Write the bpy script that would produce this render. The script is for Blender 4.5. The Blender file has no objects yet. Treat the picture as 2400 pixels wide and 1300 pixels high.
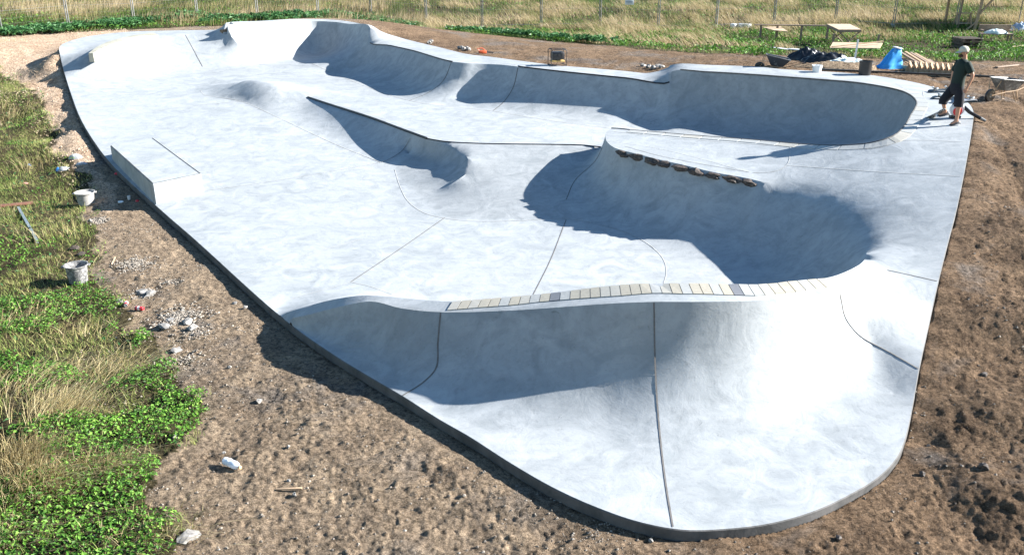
import bpy, bmesh, math, random
import numpy as np
from mathutils import Vector, Matrix, geometry, noise
from mathutils.bvhtree import BVHTree
random.seed(7); rng = np.random.default_rng(7)
S = bpy.context.scene
COL = S.collection
R = math.radians
# ---------------------------------------------------------------- camera model
CZ, PITCH, FPX = 6.8, R(21.5), 2110.0
CP, SP = math.cos(PITCH), math.sin(PITCH)
cam = bpy.data.cameras.new('camera'); co = bpy.data.objects.new('camera', cam); COL.objects.link(co)
co.location = (0, 0, CZ); co.rotation_euler = (R(90) - PITCH, 0, 0)
cam.sensor_width = 36; cam.lens = FPX / 2400 * 36; cam.clip_end = 1500; cam.clip_start = .1
S.camera = co
def ray(u, v):
    dx = (u - 1200) / FPX; dy = -(v - 650) / FPX
    return Vector((dx, CP + dy * SP, -SP + dy * CP))
def P(u, v, z):
    d = ray(u, v); t = (z - CZ) / d.z
    return Vector((d.x * t, d.y * t, z))
def PD(u, v, dep):
    d = ray(u, v); return Vector((0, 0, CZ)) + d * dep
def proj(p):
    y, z = p[1], p[2] - CZ
    dep = y * CP - z * SP; up = y * SP + z * CP
    return 1200 + FPX * p[0] / dep, 650 - FPX * up / dep
# ---------------------------------------------------------------- curves
def crseg(p0, p1, p2, p3, n):
    """centripetal Catmull-Rom from p1 to p2, n samples, without p2"""
    out = []
    def kn(a, b): return max(1e-4, (b - a).length) ** .5
    t0 = 0; t1 = t0 + kn(p0, p1); t2 = t1 + kn(p1, p2); t3 = t2 + kn(p2, p3)
    for i in range(n):
        t = t1 + (t2 - t1) * i / n
        a1 = p0 * ((t1 - t) / (t1 - t0)) + p1 * ((t - t0) / (t1 - t0))
        a2 = p1 * ((t2 - t) / (t2 - t1)) + p2 * ((t - t1) / (t2 - t1))
        a3 = p2 * ((t3 - t) / (t3 - t2)) + p3 * ((t - t2) / (t3 - t2))
        b1 = a1 * ((t2 - t) / (t2 - t0)) + a2 * ((t - t0) / (t2 - t0))
        b2 = a2 * ((t3 - t) / (t3 - t1)) + a3 * ((t - t1) / (t3 - t1))
        out.append(b1 * ((t2 - t) / (t2 - t1)) + b2 * ((t - t1) / (t2 - t1)))
    return out
def smooth_curve(pts, counts=None, closed=False, step=.01):
    n = len(pts); out = []
    for i in range(n if closed else n - 1):
        p1 = pts[i]; p2 = pts[(i + 1) % n]
        p0 = pts[(i - 1) % n] if (closed or i > 0) else p1 + (p1 - p2)
        p3 = pts[(i + 2) % n] if (closed or i < n - 2) else p2 + (p2 - p1)
        k = counts[i] if counts else max(1, int((p2 - p1).length / (step * max(6, p1.length))))
        out += crseg(p0, p1, p2, p3, k)
    if not closed: out.append(pts[-1].copy())
    return out
QUADS = []; V2 = []; Z = []; FIX = []; CRE = []; EDG = []; SOFT = []
def addpts(pts, crease=False, fixed=True, closed=False, soft=False):
    b = len(V2)
    for p in pts:
        V2.append(Vector((p[0], p[1]))); Z.append(p[2]); FIX.append(fixed); CRE.append(crease); SOFT.append(soft)
    for i in range(len(pts) - (0 if closed else 1)):
        EDG.append((b + i, b + (i + 1) % len(pts)))
    return b
def loft(top, bot, K=9, crease=True, round_top=0.0, skip_top=False, skip_bot=False, roll=False):
    """quarter-pipe surface: circular transition from flat bottom curve up to top curve"""
    n = len(top)
    cnt = [max(1, int((top[i + 1] - top[i]).length / (.0085 * max(8, top[i].length)))) for i in range(n - 1)]
    T = smooth_curve(top, cnt); off = []
    for i in range(n - 1):
        for k in range(cnt[i]): off.append((bot[i] - top[i]).lerp(bot[i + 1] - top[i + 1], k / cnt[i]))
    off.append(bot[-1] - top[-1])
    for _ in range(4):
        off = [off[0]] + [sum((off[max(0, min(len(off) - 1, i + j))] for j in range(-4, 5)), Vector()) / 9 for i in range(1, len(off) - 1)] + [off[-1]]
    B = [t + o for t, o in zip(T, off)]
    QUADS.append((T, B))
    for k in range(K + 1):
        if (k == K and skip_top) or (k == 0 and skip_bot): continue
        row = []
        for a, b in zip(B, T):
            r = math.hypot(b.x - a.x, b.y - a.y); h = max(1e-3, b.z - a.z)
            if r < h * 1.02: phi = R(88); 
            else: phi = 2 * math.atan(h / r)
            th = phi * k / K
            s = math.sin(th) / math.sin(phi); g = (1 - math.cos(th)) / (1 - math.cos(phi))
            row.append(Vector((a.x + (b.x - a.x) * s, a.y + (b.y - a.y) * s, a.z + (b.z - a.z) * g)))
        addpts(row, crease=(k == K and crease))
        if k == K and crease and roll:
            for j, p in enumerate(row):
                u_, v_ = proj(p)
                if u_ > 1800 and 430 < v_ < 606: CRE[len(CRE) - len(row) + j] = False
    return T, B
def build_ctrl(lst):
    """entries (u,v,z, run, zb) or (u,v,z, (ub,vb,zb)); bottom lies to the right of travel"""
    tp = [P(*e[:3]) for e in lst]; bt = []
    for i, e in enumerate(lst):
        if isinstance(e[3], tuple): bt.append(P(*e[3])); continue
        a = tp[max(0, i - 1)]; b = tp[min(len(tp) - 1, i + 1)]; c = tp[i]
        d = Vector((0, 0))
        if (c - a).length > 1e-6: d += (c - a).to_2d().normalized()
        if (b - c).length > 1e-6: d += (b - c).to_2d().normalized()
        d.normalize()
        bt.append(Vector((c.x + d.y * e[3], c.y - d.x * e[3], e[4])))
    return tp, bt
# ---------------------------------------------------------------- skatepark control data (pixel, pixel, height)
OUT = [(300,75,2.3),(400,72,2.32),(500,70.5,2.34),(528,69.5,2.35),(529.5,54,2.77),(610,49.5,2.68),(700,45,2.58),(765,46,2.52),(805,49,2.53),(850,57,2.58),(876,63,2.65),(893,76,2.4),(915,82,2.28),
 (950,92,2.2),(1033,112,2.25),(1100,128,2.28),(1150,133.5,2.3),(1217,142.5,2.3),(1293,152,2.3),(1367,158.5,2.28),(1467,167,2.24),(1520,172,2.22),(1552,166,2.33),(1584,150.5,2.6),
 (1660,152.5,2.61),(1780,157,2.63),(1833,162.5,2.64),(1933,168,2.63),(2033,175.5,2.62),(2133,191,2.6),(2200,208,2.58),(2240,222,2.56),(2268,240,2.55),(2281,262,2.55),(2279,290,2.5),
 (2262,390,2.15),(2240,495,1.8),(2219,575,1.6),(2198,660,1.42),(2176,760,1.1),(2153,865,.82),(2138,950,.6),(2124,1015,.5),(2103,1068,.45),(2060,1115,.42),(1990,1158,.4),(1900,1199,.38),(1800,1226,.36),(1700,1238,.35),(1600,1240,.35),
 (1500,1222,.35),(1400,1188,.35),(1300,1143,.35),(1200,1086,.35),(1100,1022,.34),(1030,982,.33),(945,928,.31),(880,890,.29),(800,842,.27),(700,774,.25),(625,713,.25),(560,655,.25),(500,600,.27),(450,555,.28),(400,512,.3),(365,481,.32),(310,432,.4),
 (262,385,.5),(225,338,.65),(190,280,.9),(165,215,1.15),(157,190,1.3),(148,160,1.55),(142,135,1.85),(139,118,2.1),(143,106,2.2),(163,97,2.24),(210,85,2.28)]
SERP = [ # the long lip: far quarter pipes, deep bowl, island, front bowl, front rim
 (533,57.5,2.75,1.7,1.17),(610,54,2.66,1.75,1.16),(690,50,2.56,1.8,1.15),(745,50,2.5,1.8,1.15),(780,51.5,2.5,1.8,1.15),(815,56,2.55,1.8,1.15),(868,67,2.67,1.8,1.15),
 (864,96,2.2,1.7,1.15),(915,107.5,2.22,1.7,1.15),(967,119,2.25,1.7,1.15),(1060,145,2.3,1.7,1.15),(1090,148,2.29,2.0,1.15),(1130,150,2.25,2.5,1.14),(1175,152,2.28,2.1,1.15),(1215,156.5,2.3,1.7,1.15),
 (1300,166.5,2.28,1.65,1.15),(1467,183.5,2.22,1.65,1.13),(1569,193,2.18,1.65,1.1),(1576,167,2.5,1.65,1.1),(1650,168.5,2.54,1.65,1.06),(1733,173,2.57,1.65,1.03),(1833,180,2.6,1.65,1.0),(1933,187.5,2.62,1.65,1.0),
 (2000,193,2.62,1.65,1.0),(2067,203,2.61,1.7,1.0),(2117,215,2.59,1.7,1.0),(2147,237,2.55,1.7,1.0),(2133,273,2.48,1.7,1.0),(2117,299,2.41,1.7,1.0),(2093,319,2.33,1.7,1.0),(2050,333.5,2.2,1.7,1.0),(1983,341,2.07,1.6,1.0),
 (1900,339.5,1.96,1.5,1.02),(1767,328.5,1.84,1.4,1.05),(1600,316,1.74,1.25,1.1),(1480,305,1.7,1.0,1.12),(1433,301,1.68,.75,1.15),(1422,309,1.66,(1410,330,1.15)),(1419,322,1.65,(1407,345,1.12)),
 (1424,334,1.65,(1402,359,1.04)),(1440,346,1.65,(1380,388,.9)),(1465,354,1.65,(1345,430,.65)),(1500,362,1.65,(1325,475,.4)),(1532,371,1.65,(1335,512,.22)),(1600,386,1.65,(1430,538,.2)),
 (1675,404,1.62,(1525,582,.2)),(1758,419,1.57,(1600,628,.2)),(1830,440,1.5,2.2,.2),(1900,468,1.42,2.1,.2),(1960,505,1.34,2.1,.2),(2005,545,1.36,2.0,.2),(2030,585,1.42,2.0,.2),(2024,611,1.52,2.0,.2),(1990,633,1.63,2.0,.2),
 (1937,651,1.74,1.9,.2),(1860,659,1.82,1.8,.2),(1770,667,1.87,1.8,.2),(1600,664.5,1.88,1.8,.2),(1447,668,1.75,1.8,.2),(1257,690,1.48,1.7,.2),(1060,706,1.26,1.7,.2),(977,701,1.15,1.7,.2),(900,694,1.08,(878,676,.2)),
 (850,692,1.0,(830,664,.21)),(790,700,.85,(766,676,.22)),(720,717,.52,(697,695,.23)),(655,738,.29,(640,722,.25))]
FRONT = [ # outer lip of the front rim, west to east
 (668,748,.3,(672,753,.25)),(720,738,.54,(730,780,.24)),(790,720,.8,(805,835,.26)),(870,706,1.05,(878,884,.28)),(940,722,1.12,(948,924,.3)),(1033,731,1.22,(1030,965,.33)),(1200,727,1.42,(1200,1020,.35)),(1433,711,1.74,(1430,1055,.35)),
 (1533,707,1.87,(1540,1070,.35)),(1640,707,1.91,(1670,1075,.35)),(1780,704,1.88,(1850,1055,.38)),(1890,692,1.8,(1970,1005,.44)),(1960,681,1.73,(2060,945,.56)),(2010,668,1.66,(2095,905,.66))]
COPA = [ # the middle quarter pipe, far end to near end
 (722,229,1.15,(658,280,.84)),(780,248,1.15,(714,304,.72)),(870,277,1.15,(799,341,.58)),(940,303,1.14,(860,370,.48)),(1000,325,1.12,(925,397,.41))]
def C(lst, **k):
    pts = [P(*e) for e in lst]
    addpts(smooth_curve(pts), soft=not k, **k); return pts
OUTW = [P(*e) for e in OUT]
outline = smooth_curve(OUTW, closed=True, step=.008)
addpts(outline, crease=True, closed=True)
OUTN = np.array([(p.x, p.y, p.z) for p in outline])
def inside(x, y, poly):
    c = np.zeros(len(x), bool); n = len(poly)
    for i in range(n):
        x1, y1 = poly[i][0], poly[i][1]; x2, y2 = poly[(i + 1) % n][0], poly[(i + 1) % n][1]
        m = (y1 > y) != (y2 > y)
        if m.any():
            xi = (x2 - x1) * (y - y1) / ((y2 - y1) or 1e-9) + x1
            c ^= m & (x < xi)
    return c
tp, bt = build_ctrl(SERP); LIP, LIPB = loft(tp, bt, roll=True)
tp, bt = build_ctrl(FRONT); FLIP, FLIPB = loft(tp, bt)
tp, bt = build_ctrl(COPA); CLIP, CLIPB = loft(tp, bt)
# the end face of the tall far wall: low bank surface just left of it
w0, b0 = LIP[0], LIPB[0]
row = []
for k in range(13):
    s = k / 12; x = w0.x + (b0.x - w0.x) * s; y = w0.y + (b0.y - w0.y) * s
    zz = 2.33 - (2.33 - 1.16) * (3 * s * s - 2 * s ** 3) if s < 1 else 1.16
    row.append(Vector((x - .07 - .25 * (s > 9), y, zz)))
row.insert(0, Vector((w0.x - .07, (w0.y + OUTW[4].y) / 2, 2.34)))
addpts(row, crease=True)
# far bank on the left
C([(178,143,1.78),(190,133,1.95),(213,123,2.1),(260,104,2.2),(310,92,2.24),(360,85,2.27),(430,81,2.3),(490,79,2.32)], crease=True)
C([(170,205,1.18),(220,190,1.16),(300,180,1.15),(400,166,1.15),(480,155,1.15),(535,149,1.15)])
C([(185,168,1.44),(240,148,1.6),(300,134,1.66),(360,126,1.7),(440,117,1.73),(505,112,1.75)])
# hump
C([(520,200,1.19),(545,194,1.32),(572,188,1.5),(600,185,1.63),(635,188,1.63),(668,199,1.5),(700,215,1.3),(720,228,1.16)], crease=False)
C([(470,212,1.1),(476,199,1.12),(500,192,1.12),(540,186,1.13),(600,181,1.15),(660,186,1.16),(700,199,1.17)], crease=False)
C([(500,206,1.16),(530,209,1.22),(565,210,1.31),(600,209,1.38),(640,215,1.33),(680,228,1.17)], crease=False)
C([(470,212,1.1),(480,222,1.07),(510,228,1.04),(567,238,.99),(610,256,.94),(658,280,.84)], crease=True)
# line of the step between the floors and the foot of the ramp
LINE = C([(1000,325,1.12),(1040,332,1.12),(1100,336,1.12),(1180,338,1.12),(1370,341,1.12),(1410,345.5,1.12)], crease=True)
C([(925,397,.41),(935,430,.36),(955,470,.29),(990,497,.23),(1040,512,.21),(1100,518,.2),(1200,519,.2),(1330,514,.2)])
POCK = [(1003,326,1.12,(958,366,.5)),(1042,334,1.12,(966,388,.43)),(1078,349,1.08,(984,408,.38)),(1097,372,1.0,(1000,426,.35)),(1094,400,.82,(1010,438,.33)),(1076,424,.62,(1012,446,.32)),(1052,442,.44,(1010,452,.31))]
tp, bt = build_ctrl(POCK); loft(tp, bt, K=8, crease=False)
# decks
C([(1830,416,1.6),(1900,433,1.6),(1990,462,1.62),(2100,478,1.7),(2238,489,1.81)])
C([(1562,189,2.19),(1566,177,2.26),(1574,160,2.4)])
C([(2083,634,1.5),(2197,660,1.42)])
C([(480,440,.42),(600,425,.44),(800,405,.46),(893,388,.43)])
C([(290,300,.72),(420,290,.78),(560,290,.8),(640,300,.77)])
C([(640,560,.25),(780,520,.24),(930,500,.23)])
C([(1070,225,1.16),(1200,290,1.16),(1350,310,1.16)])
if True:
    # free interior points, denser near the camera
    g = .0068; ang = np.arange(-R(33), R(33), g); lr = np.arange(math.log(9), math.log(47), g)
    A, L = np.meshgrid(ang, lr); A = A + (rng.random(A.shape) - .5) * g * .5; L = L + (rng.random(L.shape) - .5) * g * .5
    r = np.exp(L); X = (r * np.sin(A)).ravel(); Y = (r * np.cos(A)).ravel()
    m = inside(X, Y, OUTN); X = X[m]; Y = Y[m]
    m = np.zeros(len(X), bool)
    for T_, B_ in QUADS:                       # no free points on the lofted walls
        for i in range(0, len(T_) - 1, 4):
            j = min(i + 4, len(T_) - 1); q = [B_[i], B_[j], T_[j], T_[i]]
            s_ = (abs(X - q[0].x) < 5) & (abs(Y - q[0].y) < 5)
            m[s_] |= inside(X[s_], Y[s_], q)
    X = X[~m]; Y = Y[~m]
    c = np.array([(p.x, p.y) for p in V2]); cell = {}
    for i, (x, y) in enumerate(c): cell.setdefault((int(x * 4 // 1), int(y * 4 // 1)), []).append(i)
    keep = []
    for x, y in zip(X, Y):
        lim = (.45 * g * math.hypot(x, y)) ** 2; cx, cy = int(x * 4 // 1), int(y * 4 // 1); ok = True
        for a in (-1, 0, 1):
            for b in (-1, 0, 1):
                for i in cell.get((cx + a, cy + b), ()):
                    if (c[i, 0] - x) ** 2 + (c[i, 1] - y) ** 2 < lim: ok = False; break
                if not ok: break
            if not ok: break
        keep.append(ok)
    for x, y in zip(X[keep], Y[keep]):
        V2.append(Vector((x, y))); Z.append(1.0); FIX.append(False); CRE.append(False); SOFT.append(True)
ov, oe, of, ovi, oei, ofi = geometry.delaunay_2d_cdt(V2, EDG, [], 0, 1e-5)
pv = np.array([(v.x, v.y) for v in ov]); pz = np.zeros(len(ov)); pf = np.zeros(len(ov), bool); pc = np.zeros(len(ov), bool); ps = np.ones(len(ov), bool)
for i, src in enumerate(ovi):
    fz = [Z[j] for j in src if FIX[j]]
    if fz: pz[i] = max(fz); pf[i] = True
    elif src: pz[i] = 1.0
    pc[i] = any(CRE[j] for j in src); ps[i] = all(SOFT[j] for j in src)
tri = np.array([f for f in of if len(f) == 3])
cen = pv[tri].mean(1); tri = tri[inside(cen[:, 0], cen[:, 1], OUTN)]
# cotangent-weight harmonic fill
I = []; J = []; W = []
for a, b, c_ in ((0, 1, 2), (1, 2, 0), (2, 0, 1)):
    p = pv[tri[:, c_]]; u = pv[tri[:, a]] - p; w = pv[tri[:, b]] - p
    ct = .5 * (u * w).sum(1) / np.maximum(1e-9, np.abs(u[:, 0] * w[:, 1] - u[:, 1] * w[:, 0]))
    ct = np.clip(ct, .02, 20); I += [tri[:, a], tri[:, b]]; J += [tri[:, b], tri[:, a]]; W += [ct, ct]
I = np.concatenate(I); J = np.concatenate(J); W = np.concatenate(W); NV = len(pv)
deg = np.bincount(I, W, NV); deg[deg == 0] = 1
free = ~pf
def lap(z): return deg * z - np.bincount(I, W * z[J], NV)
x = pz.copy(); rr = -lap(x) * free; d = rr / deg; rz = (rr * rr / deg).sum()
for it in range(900):
    q = lap(d) * free; al = rz / max(1e-20, (d * q).sum()); x += al * d; rr -= al * q
    nz = (rr * rr / deg).sum(); 
    if nz < 1e-9: break
    d = rr / deg + d * (nz / rz); rz = nz
pz = x
pu = np.array([proj((a_, b_, c_)) for (a_, b_), c_ in zip(pv, pz)]); rollm = ~pc & (pu[:, 0] > 1745) & (pu[:, 0] < 2070) & (pu[:, 1] > 400) & (pu[:, 1] < 585)
rollm |= ~pc & (pu[:, 0] > 940) & (pu[:, 0] < 1130) & (pu[:, 1] > 392) & (pu[:, 1] < 490)
for it in range(82):
    av = np.bincount(I, W * pz[J], NV) / deg
    mv = ps & ~pc if it < 60 else (~pc if it < 67 else rollm)
    pz = np.where(mv, pz + .5 * (av - pz), pz)
print('park verts', NV, 'cg', it)
def mesh_from(name, v, f, mat=None, smooth=True):
    me = bpy.data.meshes.new(name); v = np.asarray(v, np.float32); f = np.asarray(f, np.int32)
    k = f.shape[1]
    me.vertices.add(len(v)); me.vertices.foreach_set('co', v.ravel())
    me.loops.add(f.size); me.loops.foreach_set('vertex_index', f.ravel())
    me.polygons.add(len(f)); me.polygons.foreach_set('loop_start', np.arange(0, f.size, k, dtype=np.int32))
    me.polygons.foreach_set('use_smooth', np.full(len(f), smooth))
    me.update(calc_edges=True); me.validate()
    if mat: me.materials.append(mat)
    return me
parkv = np.column_stack([pv, pz])
a = parkv[tri]; n = np.cross(a[:, 1] - a[:, 0], a[:, 2] - a[:, 0]); fl = n[:, 2] < 0; tri[fl] = tri[fl][:, ::-1]
park_bvh = BVHTree.FromPolygons([tuple(map(float, p)) for p in parkv], [tuple(map(int, t)) for t in tri])
# ---------------------------------------------------------------- noise and terrain
def _h(ix, iy, s):
    n = (ix.astype(np.int64) * 374761393 + iy.astype(np.int64) * 668265263 + s * 1274126177) & 0xffffffff
    n = ((n ^ (n >> 13)) * 1274126177) & 0xffffffff
    return ((n ^ (n >> 16)) & 0xffff) / 65535.0
def vnoise(x, y, s=0):
    ix = np.floor(x); iy = np.floor(y); fx = x - ix; fy = y - iy
    fx = fx * fx * (3 - 2 * fx); fy = fy * fy * (3 - 2 * fy)
    a = _h(ix, iy, s); b = _h(ix + 1, iy, s); c = _h(ix, iy + 1, s); d = _h(ix + 1, iy + 1, s)
    return (a + (b - a) * fx) * (1 - fy) + (c + (d - c) * fx) * fy
def fbm(x, y, o=4, s=0):
    r = 0; a = .5
    for i in range(o):
        r = r + a * vnoise(x * 2 ** i + 7.3 * i, y * 2 ** i + 3.1 * i, s + i); a *= .5
    return r / (1 - .5 ** o)
def warp(x, y, amp, sc, s=50):
    return x + amp * (fbm(x / sc, y / sc, 3, s) - .5) * 2, y + amp * (fbm(x / sc, y / sc, 3, s + 9) - .5) * 2
ctl = []
acc = 0; last = outline[0]
for p in outline:
    acc += (p - last).length; last = p
    if acc > .45:
        acc = 0
        t = .05
        if p.x < 0 and p.y < 42: t = .15
        if p.y < 11.8: t = .15 if p.x < 2 else .11
        if p.x > 4.2 and p.y > 10.6: t = .05
        ctl.append((p.x, p.y, p.z - t, 1.0))
FENCE = [(4,77,46),(161,61,48.5),(315,54,50.5),(463,41,52),(604,43,53),(746,38,54.5),(870,43,55.5),(999,55,54.5),(1130,67,53.5),(1268,65,53.5),(1406,62,53.5),(1542,68,53),(1678,66,53),(1813,57,53.5),(1957,53,53.5),(2093,63,52.5),(2240,62,51.5),(2388,61,50.5)]
FPT = [PD(*f) for f in FENCE]
for p in FPT: ctl.append((p.x, p.y, p.z, 12.0))
for x, z in ((-45, 1.0), (-30, 1.4), (-10, 1.5), (10, 1.4), (30, 1.4), (50, 1.4)):
    for y, q in ((62, z + .1), (75, z + .4), (100, z + .6)): ctl.append((x, y, q, 30.0))
for u, v, z in ((0,110,1.75),(60,140,1.5),(110,150,1.42),(0,200,1.0),(90,210,.95),(140,205,1.05),(140,260,.78),(160,300,.6),(0,300,.3),(110,330,.3),(0,420,.05),(120,480,.0),(0,700,0),(250,750,0),(0,1000,0),(350,1000,0),(0,1290,0),(600,1290,.05),(1000,1290,.1),(1300,1290,.15),(1800,1295,.2),(2200,1290,.25),(2390,1100,.5),(2390,900,.8),(2390,700,1.3),(2390,500,1.8),(2390,350,2.2),(2390,200,2.35)):
    p = P(u, v, z); ctl.append((p.x, p.y, z, 6.0))
CTL = np.array(ctl)
ONX = np.array([(p.x, p.y) for p in outline])
def outdist(x, y):
    d = np.full(len(x), 1e9)
    for i in range(len(ONX)):
        ax, ay = ONX[i]; bx, by = ONX[(i + 1) % len(ONX)]
        dx, dy = bx - ax, by - ay; L2 = dx * dx + dy * dy + 1e-9
        t = np.clip(((x - ax) * dx + (y - ay) * dy) / L2, 0, 1)
        d = np.minimum(d, (x - ax - t * dx) ** 2 + (y - ay - t * dy) ** 2)
    return np.sqrt(d)
def idw(x, y):
    x = np.atleast_1d(x).astype(float); y = np.atleast_1d(y).astype(float); out = np.empty(len(x))
    for s in range(0, len(x), 20000):
        X_ = x[s:s + 20000, None]; Y_ = y[s:s + 20000, None]
        w = CTL[:, 3] / (((X_ - CTL[:, 0]) ** 2 + (Y_ - CTL[:, 1]) ** 2) + .02) ** 1.7
        out[s:s + 20000] = (w * CTL[:, 2]).sum(1) / w.sum(1)
    return out
def wpoly(pts, z): return [P(u, v, z) for u, v in pts]
GRASS_L = [wpoly([(-500,180),(0,235),(60,250),(110,290),(140,345),(120,380),(170,410),(215,440),(190,500),(215,560),(225,640),(275,690),(290,760),(350,800),(400,860),(430,900),(478,945),(470,1000),(420,1040),(385,1100),(370,1180),(400,1240),(420,1330),(300,1500),(-900,1500)], .05)]
TAN = [wpoly([(-400,90),(0,104),(60,90),(200,78),(300,70),(300,110),(175,230),(200,300),(260,400),(240,420),(140,350),(60,255),(-400,180)], 1.1)]
BACKV = [[PD(-700,60,44), PD(0,98,44.5), PD(200,88,46), PD(380,72,47.5), PD(560,60,48.5), PD(760,45,50.5), PD(960,62,50), PD(1010,76,47), PD(1120,93,44), PD(1300,112,41), PD(1440,125,39.5), PD(1560,142,36.5), PD(1660,150,35), PD(1800,160,33.5), PD(1900,150,35), PD(1990,160,33.5), PD(2110,163,33), PD(2200,172,32), PD(2300,150,34), PD(2700,130,35), Vector((90, 200, 0)), Vector((-90, 200, 0))]]
def soil_h(x, y):
    """clods, tracks and pits of the bare soil"""
    wx, wy = warp(x, y, .25, .9)
    b = (fbm(wx / .9, wy / .9, 2, 3) - .5) * .10
    rg = 1 - np.abs(fbm(wx / .35, wy / .35, 3, 11) * 2 - 1)
    b += (rg - .75) * .04
    ux, uy = warp(x, y, .06, .15, 61); c = 1 - np.abs(fbm(ux / .16, uy / .1, 3, 21) * 2 - 1); b += (c - .7) * .05 * (.4 + 1.2 * fbm(x / .7, y / .7, 2, 24))
    fp = np.clip(fbm(wx / .45, wy / .3, 2, 41) - .6, 0, 1); b -= fp * .16
    b += np.clip(fbm(x / .07, y / .07, 2, 31) - .58, 0, 1) * .09 + np.clip(fbm(x / .16, y / .16, 2, 35) - .72, 0, 1) * .16
    t_ = x * .8 + y * .6; rut = np.exp(-((np.abs(x * .97 - y * .25 - 6.2) - .75) / .16) ** 2) * (x > 3); b -= rut * (.06 + .02 * np.sin((y) * 34))
    return b
def gz(x, y, micro=True):
    x = np.atleast_1d(x).astype(float); y = np.atleast_1d(y).astype(float)
    z = idw(x, y)
    if micro:
        d = outdist(x, y); ins = inside(x, y, OUTN)
        f = np.clip(d / .5, .25, 1) * np.where(ins, 0, 1)
        far = np.clip((46 - y) / 10, .3, 1)
        z = z + soil_h(x, y) * f * far * .85
        z = np.where(ins, np.where(d > .3, -.6, z - .06), z)
    return z
def ghit(u, v):
    """where the view line through a photo pixel meets the soil"""
    d = ray(u, v); o = Vector((0, 0, CZ)); ts = np.linspace(5, 75, 700)
    for k in range(2):
        X_ = d.x * ts; Y_ = d.y * ts; Z_ = CZ + d.z * ts
        g_ = gz(X_, Y_, k == 1 or True); i = int(np.argmax(Z_ < g_))
        ts = np.linspace(ts[max(0, i - 1)], ts[i], 12)
    t = ts[-1]; p = o + d * t; return Vector((p.x, p.y, float(gz(p.x, p.y)[0])))
def phit(u, v):
    d = ray(u, v).normalized(); h = park_bvh.ray_cast(Vector((0, 0, CZ)), d)
    return h[0]
# polar ground sheet
na = 760; aa = np.linspace(-R(52), R(52), na)
lr = np.concatenate([np.arange(math.log(3.5), math.log(5.5), .03), np.arange(math.log(5.5), math.log(62), .0041), np.arange(math.log(62), math.log(900), .05)])
A, L = np.meshgrid(aa, lr); r_ = np.exp(L); GX = (r_ * np.sin(A)).ravel(); GY = (r_ * np.cos(A)).ravel(); nr = len(lr)
GZ = gz(GX, GY)
idx = np.arange(nr * na).reshape(nr, na)
gq = np.stack([idx[:-1, :-1], idx[:-1, 1:], idx[1:, 1:], idx[1:, :-1]], -1).reshape(-1, 4)[:, ::-1]
wx, wy = warp(GX, GY, .35, .8, 70); wx, wy = warp(wx, wy, .12, .2, 90)
def inany(x, y, polys):
    m = np.zeros(len(x), bool)
    for p in polys: m |= inside(x, y, p)
    return m
zg = inany(wx, wy, GRASS_L) | inany(wx, wy, BACKV)
zt = inany(wx, wy, TAN)
zone = np.zeros((len(GX), 4), np.float32); zone[:, 0] = zg; zone[:, 1] = zt; zone[:, 3] = 1
zone[:, 2] = np.clip((GX + .25 * GY - 2.0) / 3.0, 0, 1)   # brown topsoil towards the right and back
print('ground verts', len(GX))
# ---------------------------------------------------------------- materials
def newmat(name):
    m = bpy.data.materials.new(name); m.use_nodes = True
    nt = m.node_tree; b = nt.nodes['Principled BSDF']; return m, nt, b
class N:
    def __init__(s, nt): s.nt = nt; s.tc = nt.nodes.new('ShaderNodeTexCoord'); s.g = nt.nodes.new('ShaderNodeNewGeometry')
    def link(s, a, b): s.nt.links.new(a, b)
    def noise(s, scale, detail=4, rough=.55, dist=0, vec=None, stretch=None):
        n = s.nt.nodes.new('ShaderNodeTexNoise'); n.inputs['Scale'].default_value = scale; n.inputs['Detail'].default_value = detail
        n.inputs['Roughness'].default_value = rough; n.inputs['Distortion'].default_value = dist
        v = vec or s.g.outputs['Position']
        if stretch:
            mp = s.nt.nodes.new('ShaderNodeMapping'); mp.inputs['Scale'].default_value = stretch[:3]
            if len(stretch) > 3: mp.inputs['Rotation'].default_value = (0, 0, stretch[3])
            s.link(v, mp.inputs[0]); v = mp.outputs[0]
        s.link(v, n.inputs['Vector']); return n.outputs['Fac']
    def vor(s, scale, vec=None, feat='F1'):
        n = s.nt.nodes.new('ShaderNodeTexVoronoi'); n.feature = feat; n.inputs['Scale'].default_value = scale
        s.link(vec or s.g.outputs['Position'], n.inputs['Vector']); return n.outputs['Distance']
    def ramp(s, f, *st):
        n = s.nt.nodes.new('ShaderNodeValToRGB'); e = n.color_ramp.elements
        while len(e) < len(st): e.new(.5)
        for k, (p, c) in enumerate(st):
            e[k].position = p; e[k].color = (c, c, c, 1) if not isinstance(c, tuple) else (*c, 1)
        s.link(f, n.inputs[0]); return n.outputs[0]
    def mix(s, f, a, b, mode='MIX'):
        n = s.nt.nodes.new('ShaderNodeMix'); n.data_type = 'RGBA'; n.blend_type = mode
        for k, v in ((0, f), (6, a), (7, b)):
            if isinstance(v, (int, float)): n.inputs[k].default_value = v
            elif isinstance(v, tuple): n.inputs[k].default_value = (*v, 1)
            else: s.link(v, n.inputs[k])
        return n.outputs[2]
    def math(s, op, a, b=0.0):
        n = s.nt.nodes.new('ShaderNodeMath'); n.operation = op
        for k, v in ((0, a), (1, b)):
            if isinstance(v, (int, float)): n.inputs[k].default_value = v
            else: s.link(v, n.inputs[k])
        return n.outputs[0]
    def attr(s, name):
        n = s.nt.nodes.new('ShaderNodeAttribute'); n.attribute_name = name; return n
    def bump(s, h, strength, dist, b, prev=None):
        n = s.nt.nodes.new('ShaderNodeBump'); n.inputs['Strength'].default_value = strength; n.inputs['Distance'].default_value = dist
        s.link(h, n.inputs['Height'])
        if prev: s.link(prev, n.inputs['Normal'])
        s.link(n.outputs[0], b.inputs['Normal']); return n.outputs[0]
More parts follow.
